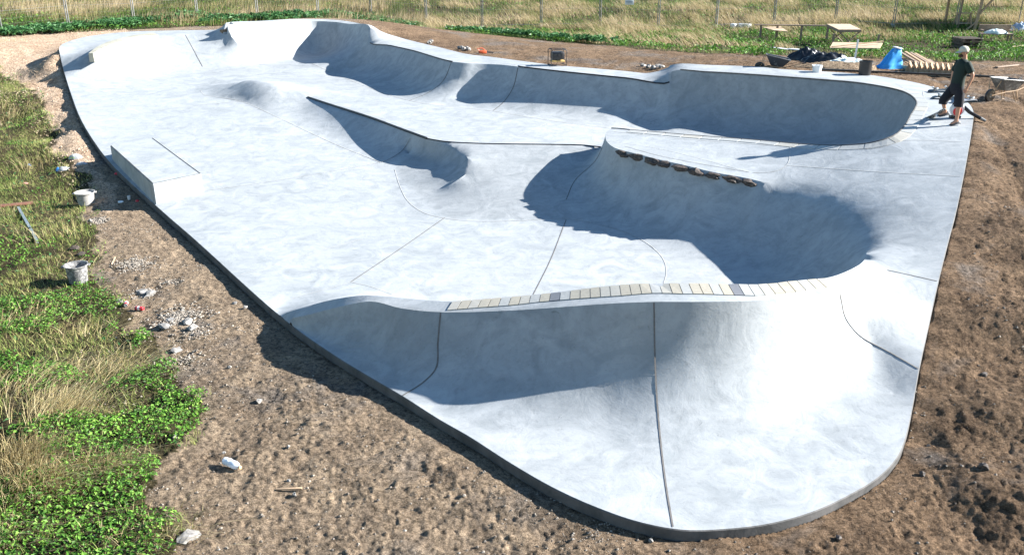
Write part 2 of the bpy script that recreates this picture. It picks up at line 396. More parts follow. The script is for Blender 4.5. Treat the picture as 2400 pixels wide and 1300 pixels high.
def concrete(name, lo, hi, bump=.25, joint=True):
    m, nt, b = newmat(name); n = N(nt)
    big = n.noise(.35, 4, .6, .8); mid = n.noise(1.6, 6, .62, 1.2); fine = n.noise(9, 8, .7, .6)
    st = n.noise(1.1, 6, .65, .6, stretch=(1, 5, 1.6, .35)); spk = n.noise(60, 3, .6)
    c = n.mix(n.ramp(mid, (.36, 0.0), (.62, 1.0)), lo, hi)
    c = n.mix(n.ramp(big, (.35, .5), (.65, 0.0)), c, tuple(x * .9 for x in hi), 'MIX')
    c = n.mix(.3, c, n.ramp(st, (.3, .7), (.55, 1.0)), 'MULTIPLY')
    c = n.mix(.55, c, n.ramp(fine, (.28, .7), (.5, 1.0)), 'MULTIPLY')
    scr = n.noise(3.2, 10, .75, 2.5, stretch=(1, 1.7, 1, .8))
    c = n.mix(.6, c, n.ramp(scr, (.30, .35), (.39, 1.0)), 'MULTIPLY')
    blot = n.noise(.9, 8, .7, 1.5)
    c = n.mix(n.ramp(blot, (.56, 0.0), (.64, .55)), c, (lo[0] * .95, lo[1] * .97, lo[2] * .97))
    c = n.mix(.35, c, n.ramp(spk, (.22, .5), (.34, 1.0)), 'MULTIPLY')
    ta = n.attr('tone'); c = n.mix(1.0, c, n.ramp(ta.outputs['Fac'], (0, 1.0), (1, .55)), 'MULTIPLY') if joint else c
    n.link(c, b.inputs['Base Color']); b.inputs['Roughness'].default_value = .72; b.inputs['Specular IOR Level'].default_value = .3
    p = n.bump(fine, bump, .012, b); n.bump(mid, .35, .03, b, p)
    return m
M = {}
M['conc'] = concrete('trowelled_concrete', (.265, .285, .295), (.375, .393, .40))
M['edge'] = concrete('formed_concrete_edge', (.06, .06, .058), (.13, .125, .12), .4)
M['kerb'] = concrete('kerb_concrete', (.27, .26, .2), (.42, .40, .33), .3)
def flat(name, col, rough=.6, metal=0, var=.25, sc=8, bump=.1):
    m, nt, b = newmat(name); n = N(nt); f = n.noise(sc, 5, .6, .3)
    n.link(n.mix(n.ramp(f, (.3, 0.0), (.7, 1.0)), tuple(x * (1 - var) for x in col), tuple(min(1, x * (1 + var)) for x in col)), b.inputs['Base Color'])
    b.inputs['Roughness'].default_value = rough; b.inputs['Metallic'].default_value = metal
    if bump: n.bump(f, bump, .01, b)
    return m
def splat(name, base, spot, lo=.5, hi=.56, sc=14, rough=.7):
    m, nt, b = newmat(name); n = N(nt); f = n.noise(sc, 8, .75, .5); g = n.noise(sc * 4, 3)
    n.link(n.mix(n.ramp(f, (lo, 0.0), (hi, 1.0)), base, spot), b.inputs['Base Color']); b.inputs['Roughness'].default_value = rough; n.bump(g, .3, .004, b)
    return m
# soil
m, nt, b = newmat('bare_soil'); n = N(nt); z = n.attr('zone'); sep = nt.nodes.new('ShaderNodeSeparateColor'); n.link(z.outputs['Color'], sep.inputs[0])
f1 = n.noise(1.2, 6, .65, .6); f2 = n.noise(14, 8, .75, .4); f3 = n.noise(60, 6, .8); vr = n.vor(26)
c = n.mix(n.ramp(f1, (.3, 0.0), (.7, 1.0)), (.2, .148, .102), (.37, .28, .19))
brown = n.mix(n.ramp(f1, (.3, 0.0), (.7, 1.0)), (.115, .075, .047), (.26, .175, .108))
c = n.mix(sep.outputs[2], c, brown)
gy = n.noise(.5, 5, .6, .5)
c = n.mix(n.ramp(gy, (.54, 0.0), (.64, .65)), c, (.17, .152, .135))
tan = n.mix(n.ramp(f1, (.3, 0.0), (.65, 1.0)), (.36, .24, .155), (.56, .43, .31))
c = n.mix(sep.outputs[1], c, tan)
gr = n.mix(n.ramp(n.noise(2.2, 6, .7), (.35, 0.0), (.65, 1.0)), (.035, .032, .015), (.10, .078, .042))
c = n.mix(sep.outputs[0], c, gr)
c = n.mix(.8, c, n.ramp(f2, (.36, .2), (.58, 1.35)), 'MULTIPLY')
c = n.mix(.7, c, n.ramp(f3, (.34, .15), (.6, 1.45)), 'MULTIPLY')
dk = n.noise(7, 9, .8, 1.2); c = n.mix(.75, c, n.ramp(dk, (.36, .25), (.5, 1.1)), 'MULTIPLY')
c = n.mix(n.ramp(vr, (.08, .5), (.16, 0.0)), c, (.42, .38, .33))
n.link(c, b.inputs['Base Color']); b.inputs['Roughness'].default_value = .95; b.inputs['Specular IOR Level'].default_value = .1
p = n.bump(f2, 1.0, .09, b); n.bump(f3, .9, .02, b, p)
M['soil'] = m
def leafmat(name, *cols, rough=.55, trans=.25):
    m, nt, b = newmat(name); n = N(nt); a = n.attr('tint')
    k = len(cols); c = n.ramp(a.outputs['Fac'], *[(i / (k - 1), cc) for i, cc in enumerate(cols)])
    n.link(c, b.inputs['Base Color']); b.inputs['Roughness'].default_value = rough; b.inputs['Specular IOR Level'].default_value = .25
    tr = nt.nodes.new('ShaderNodeBsdfTranslucent'); n.link(c, tr.inputs[0]); mx = nt.nodes.new('ShaderNodeMixShader'); mx.inputs[0].default_value = trans
    n.link(b.outputs[0], mx.inputs[1]); n.link(tr.outputs[0], mx.inputs[2]); n.link(mx.outputs[0], nt.nodes['Material Output'].inputs[0])
    return m
M['clover'] = leafmat('clover_leaf', (.025, .075, .012), (.07, .18, .022), (.15, .31, .04), (.30, .42, .09))
M['straw'] = leafmat('dry_straw', (.26, .19, .09), (.48, .38, .19), (.68, .58, .34), rough=.7)
M['blade'] = leafmat('grass_blade', (.06, .12, .02), (.16, .24, .05), (.34, .36, .11), (.48, .40, .19), rough=.6)
M['field'] = leafmat('field_grass', (.045, .09, .02), (.13, .165, .045), (.26, .25, .10), (.33, .25, .13), (.48, .39, .24), rough=.7, trans=.35)
M['weed'] = leafmat('broad_leaf', (.03, .09, .03), (.06, .16, .05), (.11, .24, .08), rough=.45)
M['pebble'] = leafmat('pebble', (.10, .085, .07), (.22, .19, .155), (.36, .325, .275), rough=.9, trans=0.0)
M['rock'] = splat('grey_rock', (.17, .16, .145), (.34, .32, .29), .45, .6, 9)
M['darkrock'] = splat('brown_boulder', (.035, .027, .022), (.12, .09, .07), .45, .62, 20)
M['black'] = flat('black_plastic', (.018, .018, .02), .4)
M['steel'] = flat('black_steel', (.012, .012, .014), .45, .2)
M['galv'] = flat('galvanised_steel', (.24, .24, .235), .5, .4)
M['wood'] = flat('raw_timber', (.42, .29, .18), .8, sc=20)
M['oldwood'] = flat('weathered_timber', (.26, .19, .14), .85, sc=20)
M['ply'] = flat('plywood', (.50, .37, .24), .75, sc=6)
M['white'] = flat('white_plastic', (.75, .75, .74), .4, var=.06)
M['joint'] = flat('joint_line', (.13, .12, .11), .9)
M['jointpale'] = flat('pale_joint_line', (.40, .40, .38), .9)
# ---------------------------------------------------------------- object helpers
def tag(o, label=None, cat=None, group=None, kind=None):
    if label: o['label'] = label
    if cat: o['category'] = cat
    if group: o['group'] = group
    if kind: o['kind'] = kind
    return o
def link(name, me, parent=None):
    o = bpy.data.objects.new(name, me); COL.objects.link(o)
    if parent: o.parent = parent
    return o
def empty(name, loc, rz=0, rot=None, **k):
    o = bpy.data.objects.new(name, None); COL.objects.link(o); o.location = loc
    o.rotation_euler = rot if rot else (0, 0, rz); o.empty_display_size = .1; return tag(o, **k)
def copy_tree(o, parent=None):
    c = o.copy(); COL.objects.link(c)
    if parent: c.parent = parent
    for ch in list(o.children): copy_tree(ch, c)
    return c
class MB:
    def __init__(s): s.bm = bmesh.new()
    def _x(s, vs, loc, rot, piv=None):
        mt = Matrix.Translation(Vector(loc))
        if rot is not None: mt = mt @ (rot if isinstance(rot, Matrix) else Matrix.Rotation(rot[2], 4, 'Z') @ Matrix.Rotation(rot[1], 4, 'Y') @ Matrix.Rotation(rot[0], 4, 'X'))
        bmesh.ops.transform(s.bm, matrix=mt, verts=vs)
    def box(s, loc, size, rot=None, bev=.0, taper=None):
        r = bmesh.ops.create_cube(s.bm, size=1); vs = r['verts']
        for v in vs:
            k = taper if (taper and v.co.z < 0) else (1, 1)
            v.co = Vector((v.co.x * size[0] * k[0], v.co.y * size[1] * k[1], v.co.z * size[2]))
        if bev:
            es = list({e for v in vs for e in v.link_edges}); g = bmesh.ops.bevel(s.bm, geom=es, offset=bev, segments=2, affect='EDGES', profile=.5)
            vs = list({v for f in g['faces'] for v in f.verts} | {v for v in vs if v.is_valid})
        s._x([v for v in vs if v.is_valid], loc, rot); return s
    def tube(s, pts, r, n=8, cap=True, r1=None):
        pts = [Vector(p) for p in pts]; rings = []; N_ = len(pts)
        up = Vector((0, 0, 1)); prev = None
        for i, p in enumerate(pts):
            d = ((pts[min(i + 1, N_ - 1)] - p).normalized() + (p - pts[max(i - 1, 0)]).normalized()); d.normalize()
            a = prev - d * prev.dot(d) if prev else (up.cross(d) if abs(d.z) < .95 else Vector((1, 0, 0)).cross(d))
            a.normalize(); prev = a; b = d.cross(a); rr = r if r1 is None else r + (r1 - r) * i / max(1, N_ - 1)
            if isinstance(r, (list, tuple)): rr = r[i]
            rings.append([s.bm.verts.new(p + (a * math.cos(t) + b * math.sin(t)) * rr) for t in [2 * math.pi * k / n for k in range(n)]])
        for i in range(N_ - 1):
            for k in range(n): s.bm.faces.new((rings[i][k], rings[i][(k + 1) % n], rings[i + 1][(k + 1) % n], rings[i + 1][k]))
        if cap: s.bm.faces.new(rings[0][::-1]); s.bm.faces.new(rings[-1])
        return s
    def lathe(s, prof, n=20, loc=(0, 0, 0), rot=None, cap0=True, cap1=False, wob=0):
        rings = []; vs = []
        for (r, z) in prof:
            rg = [s.bm.verts.new((r * math.cos(2 * math.pi * k / n) * (1 + wob * math.sin(k * 1.7 + z * 9)), r * math.sin(2 * math.pi * k / n), z)) for k in range(n)]
            rings.append(rg); vs += rg
        for i in range(len(prof) - 1):
            for k in range(n): s.bm.faces.new((rings[i][k], rings[i][(k + 1) % n], rings[i + 1][(k + 1) % n], rings[i + 1][k]))
        if cap0: s.bm.faces.new(rings[0][::-1])
        if cap1: s.bm.faces.new(rings[-1])
        s._x(vs, loc, rot); return s
    def prism(s, poly, z0, z1, loc=(0, 0, 0), rot=None):
        lo = [s.bm.verts.new((x, y, z0)) for x, y in poly]; hi = [s.bm.verts.new((x, y, z1)) for x, y in poly]; n = len(poly)
        s.bm.faces.new(lo[::-1]); s.bm.faces.new(hi)
        for k in range(n): s.bm.faces.new((lo[k], lo[(k + 1) % n], hi[(k + 1) % n], hi[k]))
        s._x(lo + hi, loc, rot); return s
    def rock(s, loc, size, seed=0, sub=2, rot=None, rough=.25):
        r = bmesh.ops.create_icosphere(s.bm, subdivisions=sub, radius=.5); vs = r['verts']; o = Vector((seed * 3.1, seed * 1.7, 0))
        for v in vs:
            k = 1 + rough * noise.noise(v.co * 2.4 + o) * 2 + rough * .5 * noise.noise(v.co * 6 + o)
            c = v.co * k; v.co = Vector((c.x * size[0], c.y * size[1], c.z * size[2]))
        s._x(vs, loc, rot); return s
    def cloth(s, loc, size, seed=0, nx=22, ny=22, h=.3, rot=None, crumple=1.0):
        """crumpled sheet heaped on the ground"""
        o = Vector((seed * 5.3, seed, 0)); g = []
        for j in range(ny + 1):
            for i in range(nx + 1):
                a = i / nx * 2 - 1; b = j / ny * 2 - 1; rr = math.hypot(a, b)
                w = max(0, 1 - rr ** 2) ** .6
                q = Vector((a * 2.2, b * 2.2, 0)) + o
                z = w * h * (.7 + .35 * abs(noise.noise(q)) + .25 * crumple * noise.noise(q * 2.2) + .28 * crumple * (.5 - abs(noise.noise(q * 4))))
                e = 1 + .25 * noise.noise(q * .8)
                if rr > 1: a /= rr ** .8; b /= rr ** .8
                g.append(s.bm.verts.new((a * size[0] / 2 * e, b * size[1] / 2 * e, z if rr < 1 else -.03)))
        for j in range(ny):
            for i in range(nx):
                k = j * (nx + 1) + i; s.bm.faces.new((g[k], g[k + 1], g[k + nx + 2], g[k + nx + 1]))
        s._x(g, loc, rot); return s
    def build(s, name, mat, parent=None, smooth=True, ang=35, **k):
        bmesh.ops.recalc_face_normals(s.bm, faces=s.bm.faces[:])
        me = bpy.data.meshes.new(name); s.bm.to_mesh(me); s.bm.free(); me.materials.append(mat)
        if smooth:
            me.polygons.foreach_set('use_smooth', [True] * len(me.polygons)); me.set_sharp_from_angle(angle=R(ang))
        o = link(name, me, parent)
        return tag(o, **k)
def quads_obj(name, v, f, tint, mat, smooth=False, per=None):
    me = mesh_from(name, v, f, mat, smooth)
    a = me.attributes.new('tint', 'FLOAT', 'POINT'); a.data.foreach_set('value', np.asarray(tint, np.float32))
    return link(name, me)
# ---------------------------------------------------------------- ground and skatepark
gm = mesh_from('ground', np.column_stack([GX, GY, GZ]), gq, M['soil'])
ca = gm.color_attributes.new('zone', 'FLOAT_COLOR', 'POINT'); ca.data.foreach_set('color', zone.ravel())
ground = tag(link('ground', gm), 'bare clodded building-site soil with rough grass around the skatepark', 'ground', kind='structure')
park = empty('skatepark', (0, 20, 0), label='pale concrete skatepark with quarter pipes, bowls and a curved front wall', cat='skatepark')
def under(o): o.parent = park; o.location = o.location - Vector((0, 20, 0)); return o
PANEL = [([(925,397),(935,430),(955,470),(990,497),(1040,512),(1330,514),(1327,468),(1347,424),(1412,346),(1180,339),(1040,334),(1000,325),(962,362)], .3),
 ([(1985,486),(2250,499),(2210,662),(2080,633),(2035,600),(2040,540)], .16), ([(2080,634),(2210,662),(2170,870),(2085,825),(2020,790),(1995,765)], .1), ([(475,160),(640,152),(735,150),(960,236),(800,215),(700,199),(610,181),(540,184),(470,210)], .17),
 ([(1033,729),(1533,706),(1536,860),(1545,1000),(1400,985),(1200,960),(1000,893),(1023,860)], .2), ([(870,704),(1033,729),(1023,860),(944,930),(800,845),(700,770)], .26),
 ([(1572,164),(1833,176),(2000,188),(2125,211),(2155,238),(2123,302),(1983,347),(1767,334),(1640,320),(1556,287),(1568,230)], .36), ([(1412,346),(1465,356),(1757,421),(1900,470),(2030,590),(1937,655),(1775,668),(1640,575),(1330,512),(1325,468)], .1),  # second outline darkens the colour over the front bowl's shaded wall and cast shadow
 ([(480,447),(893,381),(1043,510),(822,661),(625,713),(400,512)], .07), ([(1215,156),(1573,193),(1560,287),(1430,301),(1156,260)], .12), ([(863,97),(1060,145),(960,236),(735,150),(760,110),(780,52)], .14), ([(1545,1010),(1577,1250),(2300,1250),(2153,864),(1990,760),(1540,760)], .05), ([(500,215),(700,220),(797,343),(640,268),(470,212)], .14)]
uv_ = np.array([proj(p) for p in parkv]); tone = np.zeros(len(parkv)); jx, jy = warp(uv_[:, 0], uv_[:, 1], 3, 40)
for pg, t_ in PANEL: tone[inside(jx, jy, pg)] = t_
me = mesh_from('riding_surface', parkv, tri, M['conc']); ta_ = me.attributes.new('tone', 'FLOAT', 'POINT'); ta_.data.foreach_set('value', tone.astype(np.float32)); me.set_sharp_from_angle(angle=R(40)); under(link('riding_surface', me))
# slab edge all round
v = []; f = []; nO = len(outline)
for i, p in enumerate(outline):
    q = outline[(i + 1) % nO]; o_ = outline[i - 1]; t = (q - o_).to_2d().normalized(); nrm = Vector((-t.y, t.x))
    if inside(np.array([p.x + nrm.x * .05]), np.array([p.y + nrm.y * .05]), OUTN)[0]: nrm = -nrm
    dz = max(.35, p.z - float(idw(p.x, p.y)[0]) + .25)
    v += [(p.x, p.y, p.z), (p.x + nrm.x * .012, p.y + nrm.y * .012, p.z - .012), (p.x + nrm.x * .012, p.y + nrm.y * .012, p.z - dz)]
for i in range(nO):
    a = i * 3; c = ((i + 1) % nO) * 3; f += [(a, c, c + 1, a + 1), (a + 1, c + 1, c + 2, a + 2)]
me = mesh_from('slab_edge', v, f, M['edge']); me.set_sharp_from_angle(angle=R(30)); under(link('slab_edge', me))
def nearest_t(curve, u, v):
    return min(range(len(curve)), key=lambda i: (proj(curve[i])[0] - u) ** 2 + (proj(curve[i])[1] - v) ** 2)
def coping(curve, r, mat, lift=.0, name='coping', out=.015):
    pts = [p + Vector((0, 0, lift)) for p in curve]
    mb = MB(); mb.tube(pts, r, 8); return under(mb.build(name, mat))
def lipseg(u0, v0, u1, v1, C_=None):
    C_ = C_ or LIP; a = nearest_t(C_, u0, v0); b = nearest_t(C_, u1, v1); return C_[min(a, b):max(a, b) + 1]
coping(lipseg(864, 96, 1060, 145)[1:], .024, M['steel'], .006)
coping(lipseg(1215, 156, 1567, 193), .024, M['steel'], .006)
coping(CLIP, .036, M['steel'], .012)
mb = MB(); mb.tube([p + Vector((0, 0, .006)) for p in smooth_curve([P(*e) for e in [(1000,325,1.12),(1040,332,1.12),(1100,336,1.12),(1180,338,1.12),(1370,341,1.12),(1408,345,1.12)]])], .018, 6); under(mb.build('coping', M['steel']))
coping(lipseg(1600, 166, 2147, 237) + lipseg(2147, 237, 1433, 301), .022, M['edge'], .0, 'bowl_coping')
# joints drawn where the photo shows them, draped on the surface
def joint(pix, w=.012, mat=None, name='expansion_joint', step=6, lift=.003):
    pts = []
    sp = smooth_curve([Vector((u, v, 0)) for u, v in pix], counts=[max(2, int(math.dist(pix[i], pix[i + 1]) / step)) for i in range(len(pix) - 1)])
    for q in sp:
        d = ray(q.x, q.y).normalized(); h = park_bvh.ray_cast(Vector((0, 0, CZ)), d)
        if h[0]: pts.append((h[0], h[1] if h[1].z > 0 else -h[1]))
    vv = []; ff = []
    for i, (p, n_) in enumerate(pts):
        a = pts[max(0, i - 1)][0]; c = pts[min(len(pts) - 1, i + 1)][0]; t = (c - a).normalized(); s_ = t.cross(Vector((0, 0, 1))).normalized() * w * .65
        e = Vector((0, 0, lift)) + n_ * lift
        vv += [p - s_ + e, p + s_ + e]
    for i in range(len(pts) - 1): ff.append((2 * i, 2 * i + 1, 2 * i + 3, 2 * i + 2))
    if ff: under(link(name, mesh_from(name, [tuple(q) for q in vv], ff, mat or M['joint'])))
for pix, w in (([(1043,510),(940,582),(822,661)], .016), ([(1327,515),(1290,610),(1250,690)], .014), ([(1533,709),(1536,860),(1545,1000),(1560,1130),(1577,1234)], .016),
  ([(1033,733),(1027,800),(1023,860),(995,893),(944,927)], .02), ([(1969,690),(1980,740),(1995,765),(2020,790),(2085,825),(2153,864)], .014),
  ([(2080,633),(2140,646),(2197,659)], .014), ([(300,85),(420,83)], .0) , ([(435,83),(450,110),(475,157)], .016), ([(1058,147),(1040,188),(1005,217),(960,236)], .022), ([(1214,160),(1203,205),(1180,240),(1156,260)], .022),
  ([(962,324),(943,353),(915,372),(893,381)], .014), ([(1412,346),(1395,378),(1347,424),(1327,468)], .014), ([(1757,404),(1640,384),(1540,364),(1465,343)], .010)):
    if w: joint(pix, w)
for pix, w in (([(893,381),(800,398),(700,415),(600,431),(480,447)], .014), ([(627,716),(730,687),(822,661)], .010), ([(822,661),(870,672),(920,690)], .010), ([(565,643),(650,617),(770,582),(850,560)], .012),
  ([(925,397),(935,430),(955,470),(990,497),(1040,511),(1100,518),(1200,518),(1327,513),(1400,525),(1480,550),(1530,580),(1556,610),(1562,640),(1556,664)], .014),
  ([(470,212),(478,222),(510,228),(567,238),(640,270),(720,308),(797,343),(893,381)], .016), ([(730,148),(800,180),(960,236),(1156,261),(1290,283),(1430,301)], .018), ([(1175,333),(1230,313),(1280,290)], .016),
  ([(1852,340),(1850,375),(1843,388),(1815,402),(1765,405)], .012), ([(1845,388),(2060,403),(2258,414)], .010), ([(2045,345),(2120,330),(2270,333)], .010),
  ([(2100,196),(2120,208)], .01), ([(1420,330),(1560,352),(1757,404)], .008), ([(2163,215),(2166,240),(2150,285),(2132,318),(2060,346),(1985,349),(1860,344),(1760,338),(1600,326),(1440,309)], .014),
  ([(2300,300),(2290,300)], 0), ([(310,270),(400,255),(560,238)], .016), ([(540,150),(640,151),(735,146)], .016)):
    if w: joint(pix, w, M['jointpale'])
# pale tiles along the front rim
def surf(x, y):
    h = park_bvh.ray_cast(Vector((x, y, 9)), Vector((0, 0, -1))); return h[0], h[1]
TM = [flat('cream_tile', (.37, .335, .265), .5, var=.1, sc=20), flat('pale_tile', (.38, .36, .31), .5, var=.1, sc=20), flat('grey_tile', (.35, .35, .33), .5, var=.1, sc=20), flat('dark_tile', (.16, .16, .17), .5, var=.1)]
inn = [(1060,706),(1150,699),(1257,690),(1320,684),(1447,668),(1530,665.5),(1600,664.5),(1690,667),(1770,667.5),(1860,659),(1937,651)]
ott = [(1047,726),(1130,720),(1203,716),(1307,706),(1430,696),(1530,691),(1600,690),(1700,695),(1780,695),(1880,683),(1960,671)]
n_t = 38; mbs = []
def along(pl, t):
    L_ = [0]
    for i in range(len(pl) - 1): L_.append(L_[-1] + math.dist(pl[i], pl[i + 1]))
    d = t * L_[-1]
    for i in range(len(pl) - 1):
        if d <= L_[i + 1] + 1e-6:
            k = (d - L_[i]) / (L_[i + 1] - L_[i]); return (pl[i][0] + (pl[i + 1][0] - pl[i][0]) * k, pl[i][1] + (pl[i + 1][1] - pl[i][1]) * k)
inw = []; otw = []
for pl, out_ in ((inn, inw), (ott, otw)):
    for k in range(121):
        u, v_ = along(pl, k / 120); z_ = np.interp(u, [1047, 1257, 1447, 1600, 1770, 1860, 1960], [1.25, 1.48, 1.75, 1.88, 1.87, 1.82, 1.73]); out_.append(P(u, v_ + (1.2 if pl is inn else 0), z_))
def at(l, t): t = t * 120; i = min(119, int(t)); return l[i].lerp(l[i + 1], t - i)
for k in range(n_t):
    t0 = (k + .04) / n_t; t1 = (k + .96) / n_t; bm = bmesh.new(); vs = []
    for (l, t) in ((inw, t0), (inw, t1), (otw, t1), (otw, t0)):
        p = at(l, t); s0, _ = surf(p.x, p.y); zt = max(s0.z if s0 else p.z, p.z - .02) + .014
        vs.append(bm.verts.new((p.x, p.y, zt)))
    f_ = bm.faces.new(vs); r = bmesh.ops.extrude_face_region(bm, geom=[f_]); dn = [g for g in r['geom'] if isinstance(g, bmesh.types.BMVert)]
    bmesh.ops.translate(bm, verts=dn, vec=(0, 0, -.05)); bmesh.ops.recalc_face_normals(bm, faces=bm.faces[:])
    me = bpy.data.meshes.new('rim_tile'); bm.to_mesh(me); bm.free(); tc = (1177 + 0) and (3 if k in (10, 28) else random.choice([0, 0, 1, 1, 2])); me.materials.append(TM[tc]); under(link('rim_tile', me))
# pale blocks round the deep bowl's coping
ring = lipseg(2067, 203, 1433, 301); acc = 0; seg = [ring[0]]; blocks = []
for p in ring[1:]:
    if (p - seg[-1]).length > .06: seg.append(p)
SL = [0]
for i in range(len(seg) - 1): SL.append(SL[-1] + (seg[i + 1] - seg[i]).length)
def ringat(d):
    i = max(0, min(len(seg) - 2, int(np.searchsorted(SL, d)) - 1)); k = (d - SL[i]) / (SL[i + 1] - SL[i]); t = (seg[min(i + 2, len(seg) - 1)] - seg[max(0, i - 1)]).to_2d().normalized(); return seg[i].lerp(seg[i + 1], k), Vector((-t.y, t.x, 0))
d = .1; k = 0
while d < SL[-1] - .9:
    ln = .48; bm = bmesh.new(); top = []; m_ = 4; rows = []
    for j in range(m_ + 1):
        p, nn = ringat(d + ln * j / m_); a = p + nn * .02; c = p + nn * .27
        for q in (a, c):
            s0, _ = surf(q.x + nn.x * .02, q.y + nn.y * .02); zz = (s0.z if s0 else p.z) + .012
            rows.append(bm.verts.new((q.x, q.y, max(zz, p.z - .05))))
    fs = [bm.faces.new((rows[2 * j], rows[2 * j + 1], rows[2 * j + 3], rows[2 * j + 2])) for j in range(m_)]
    r = bmesh.ops.extrude_face_region(bm, geom=fs); dn = [g for g in r['geom'] if isinstance(g, bmesh.types.BMVert)]
    bmesh.ops.translate(bm, verts=dn, vec=(0, 0, -.05)); bmesh.ops.recalc_face_normals(bm, faces=bm.faces[:])
    me = bpy.data.meshes.new('coping_block'); bm.to_mesh(me); bm.free(); me.materials.append(TM[[1, 2, 2, 2, 2][k % 5]]); under(link('coping_block', me)); d += ln + .025; k += 1
# boulders set in the island lip
for i, (u, v_) in enumerate(((1467,357),(1495,366),(1532,374),(1567,381),(1600,388),(1637,398),(1675,407),(1716,413),(1757,421))):
    p = LIP[nearest_t(LIP, u, v_ - 2)]; d_ = LIPB[nearest_t(LIP, u, v_ - 2)] - p; d_.z = 0; d_.normalize()
    mb = MB(); mb.rock(p + d_ * .05 + Vector((0, 0, -.075)), (.36 + .06 * (i * 5 % 3), .2, .15), i, 2, (0, 0, -.75 + .25 * math.sin(i * 2.3)), .38); under(mb.build('embedded_boulder', M['darkrock']))
# raised ledge on the left
A_ = P(258, 341, .94); B_ = P(358, 323, .96); C_ = P(472, 407, .86); D_ = P(358, 431, .85)
bm = bmesh.new(); tv = [bm.verts.new(q) for q in (A_, B_, C_, D_)]; bv = [bm.verts.new((q.x, q.y, -.1 if i in (0, 3) else .1)) for i, q in enumerate((A_, B_, C_, D_))]
bm.faces.new(tv); bm.faces.new(bv[::-1])
for k in range(4): bm.faces.new((tv[k], bv[k], bv[(k + 1) % 4], tv[(k + 1) % 4]))
bmesh.ops.recalc_face_normals(bm, faces=bm.faces[:]); bmesh.ops.bevel(bm, geom=[e for e in bm.edges], offset=.015, segments=2, affect='EDGES')
me = bpy.data.meshes.new('grind_ledge'); bm.to_mesh(me); bm.free(); me.materials.append(M['conc']); me.set_sharp_from_angle(angle=R(30)); under(link('grind_ledge', me))
mb = MB(); off = (C_ - B_).normalized(); sd = Vector((off.y, -off.x, 0)) * .0
for a, c in ((B_, C_), (D_, C_), (A_, D_)):
    ins_ = ((A_ + B_ + C_ + D_) / 4 - (a + c) / 2); ins_.z = 0; ins_ = ins_.normalized() * .02; mb.box((a + c) / 2 + ins_ + Vector((0, 0, .004)), ((c - a).length - .05, .018, .008), (c - a).to_track_quat('X', 'Z').to_matrix().to_4x4())
under(mb.build('ledge_edge_strip', M['edge']))
# curved kerb on the far left bank
kp = smooth_curve([P(212, 127, 2.13), P(240, 112, 2.2), P(275, 100.5, 2.25), P(315, 92, 2.28), P(362, 85.5, 2.3)], step=.006)
bm = bmesh.new(); rows = []
for i, p in enumerate(kp):
    t = (kp[min(i + 1, len(kp) - 1)] - kp[max(0, i - 1)]).to_2d().normalized(); nn = Vector((-t.y, t.x, 0)); h = .1 * min(1, i / 14); kw = min(1, .35 + i / 14)
    rows.append([bm.verts.new(p + nn * a * kw + Vector((0, 0, z_))) for a, z_ in ((-.3, -.3), (-.27, .04 + h * .5), (-.02, h + .03), (.2, h + .03), (.22, -.3))])
for i in range(len(rows) - 1):
    for k in range(4): bm.faces.new((rows[i][k], rows[i + 1][k], rows[i + 1][k + 1], rows[i][k + 1]))
bm.faces.new(rows[0]); bm.faces.new(rows[-1]); bmesh.ops.recalc_face_normals(bm, faces=bm.faces[:])
me = bpy.data.meshes.new('curved_kerb'); bm.to_mesh(me); bm.free(); me.materials.append(M['kerb']); me.set_sharp_from_angle(angle=R(30)); under(link('curved_kerb', me))
# ---------------------------------------------------------------- ground cover, grass and gravel (uncountable)
def scatter(poly, n, seed=0, dens=None):
    g = np.random.default_rng(seed); a = np.array([(p[0], p[1]) for p in poly]); lo = a.min(0); hi = a.max(0); out = []
    x = g.uniform(lo[0], hi[0], n); y = g.uniform(lo[1], hi[1], n); (wx_, wy_) = warp(x, y, .45, .5, 140) if poly is GRASS_L[0] else (x, y); m = inside(wx_, wy_, poly) & (~inside(x, y, OUTN))
    if dens is not None: m &= g.random(n) < dens(x, y)
    return x[m], y[m]
def in_view(x, y, z=1.0, pad=150):
    d = y * CP - (z - CZ) * SP; u = 1200 + FPX * x / d; v = 650 - FPX * (y * SP + (z - CZ) * CP) / d
    return (d > 1) & (u > -pad) & (u < 2400 + pad) & (v > -pad * 1.3) & (v < 1300 + pad)
def blades(name, x, y, h, wd, lean, tint, mat, segs=2, seed=1, zoff=0):
    """curved tapering blades: lean is an (n,2) vector in metres at the tip"""
    n = len(x); g = np.random.default_rng(seed); z = gz(x, y) + zoff; az = g.random(n) * np.pi
    dx = np.cos(az) * wd / 2; dy = np.sin(az) * wd / 2; V = []; T = []
    for s in range(segs + 1):
        k = s / segs; wk = 1 - .85 * k ** 1.5
        cx = x + lean[:, 0] * k ** 1.7; cy = y + lean[:, 1] * k ** 1.7; cz = z - .01 + h * (k - .25 * k * k * np.minimum(1, np.hypot(lean[:, 0], lean[:, 1]) / h))
        V += [np.stack([cx - dx * wk, cy - dy * wk, cz], 1), np.stack([cx + dx * wk, cy + dy * wk, cz], 1)]; T += [tint, tint]
    V = np.stack(V, 1).reshape(-1, 3); T = np.stack(T, 1).ravel(); m = 2 * (segs + 1); b = np.arange(n)[:, None] * m
    F = np.concatenate([np.concatenate([b + 2 * s, b + 2 * s + 1, b + 2 * s + 3, b + 2 * s + 2], 1) for s in range(segs)])
    return quads_obj(name, V, F, T, mat)
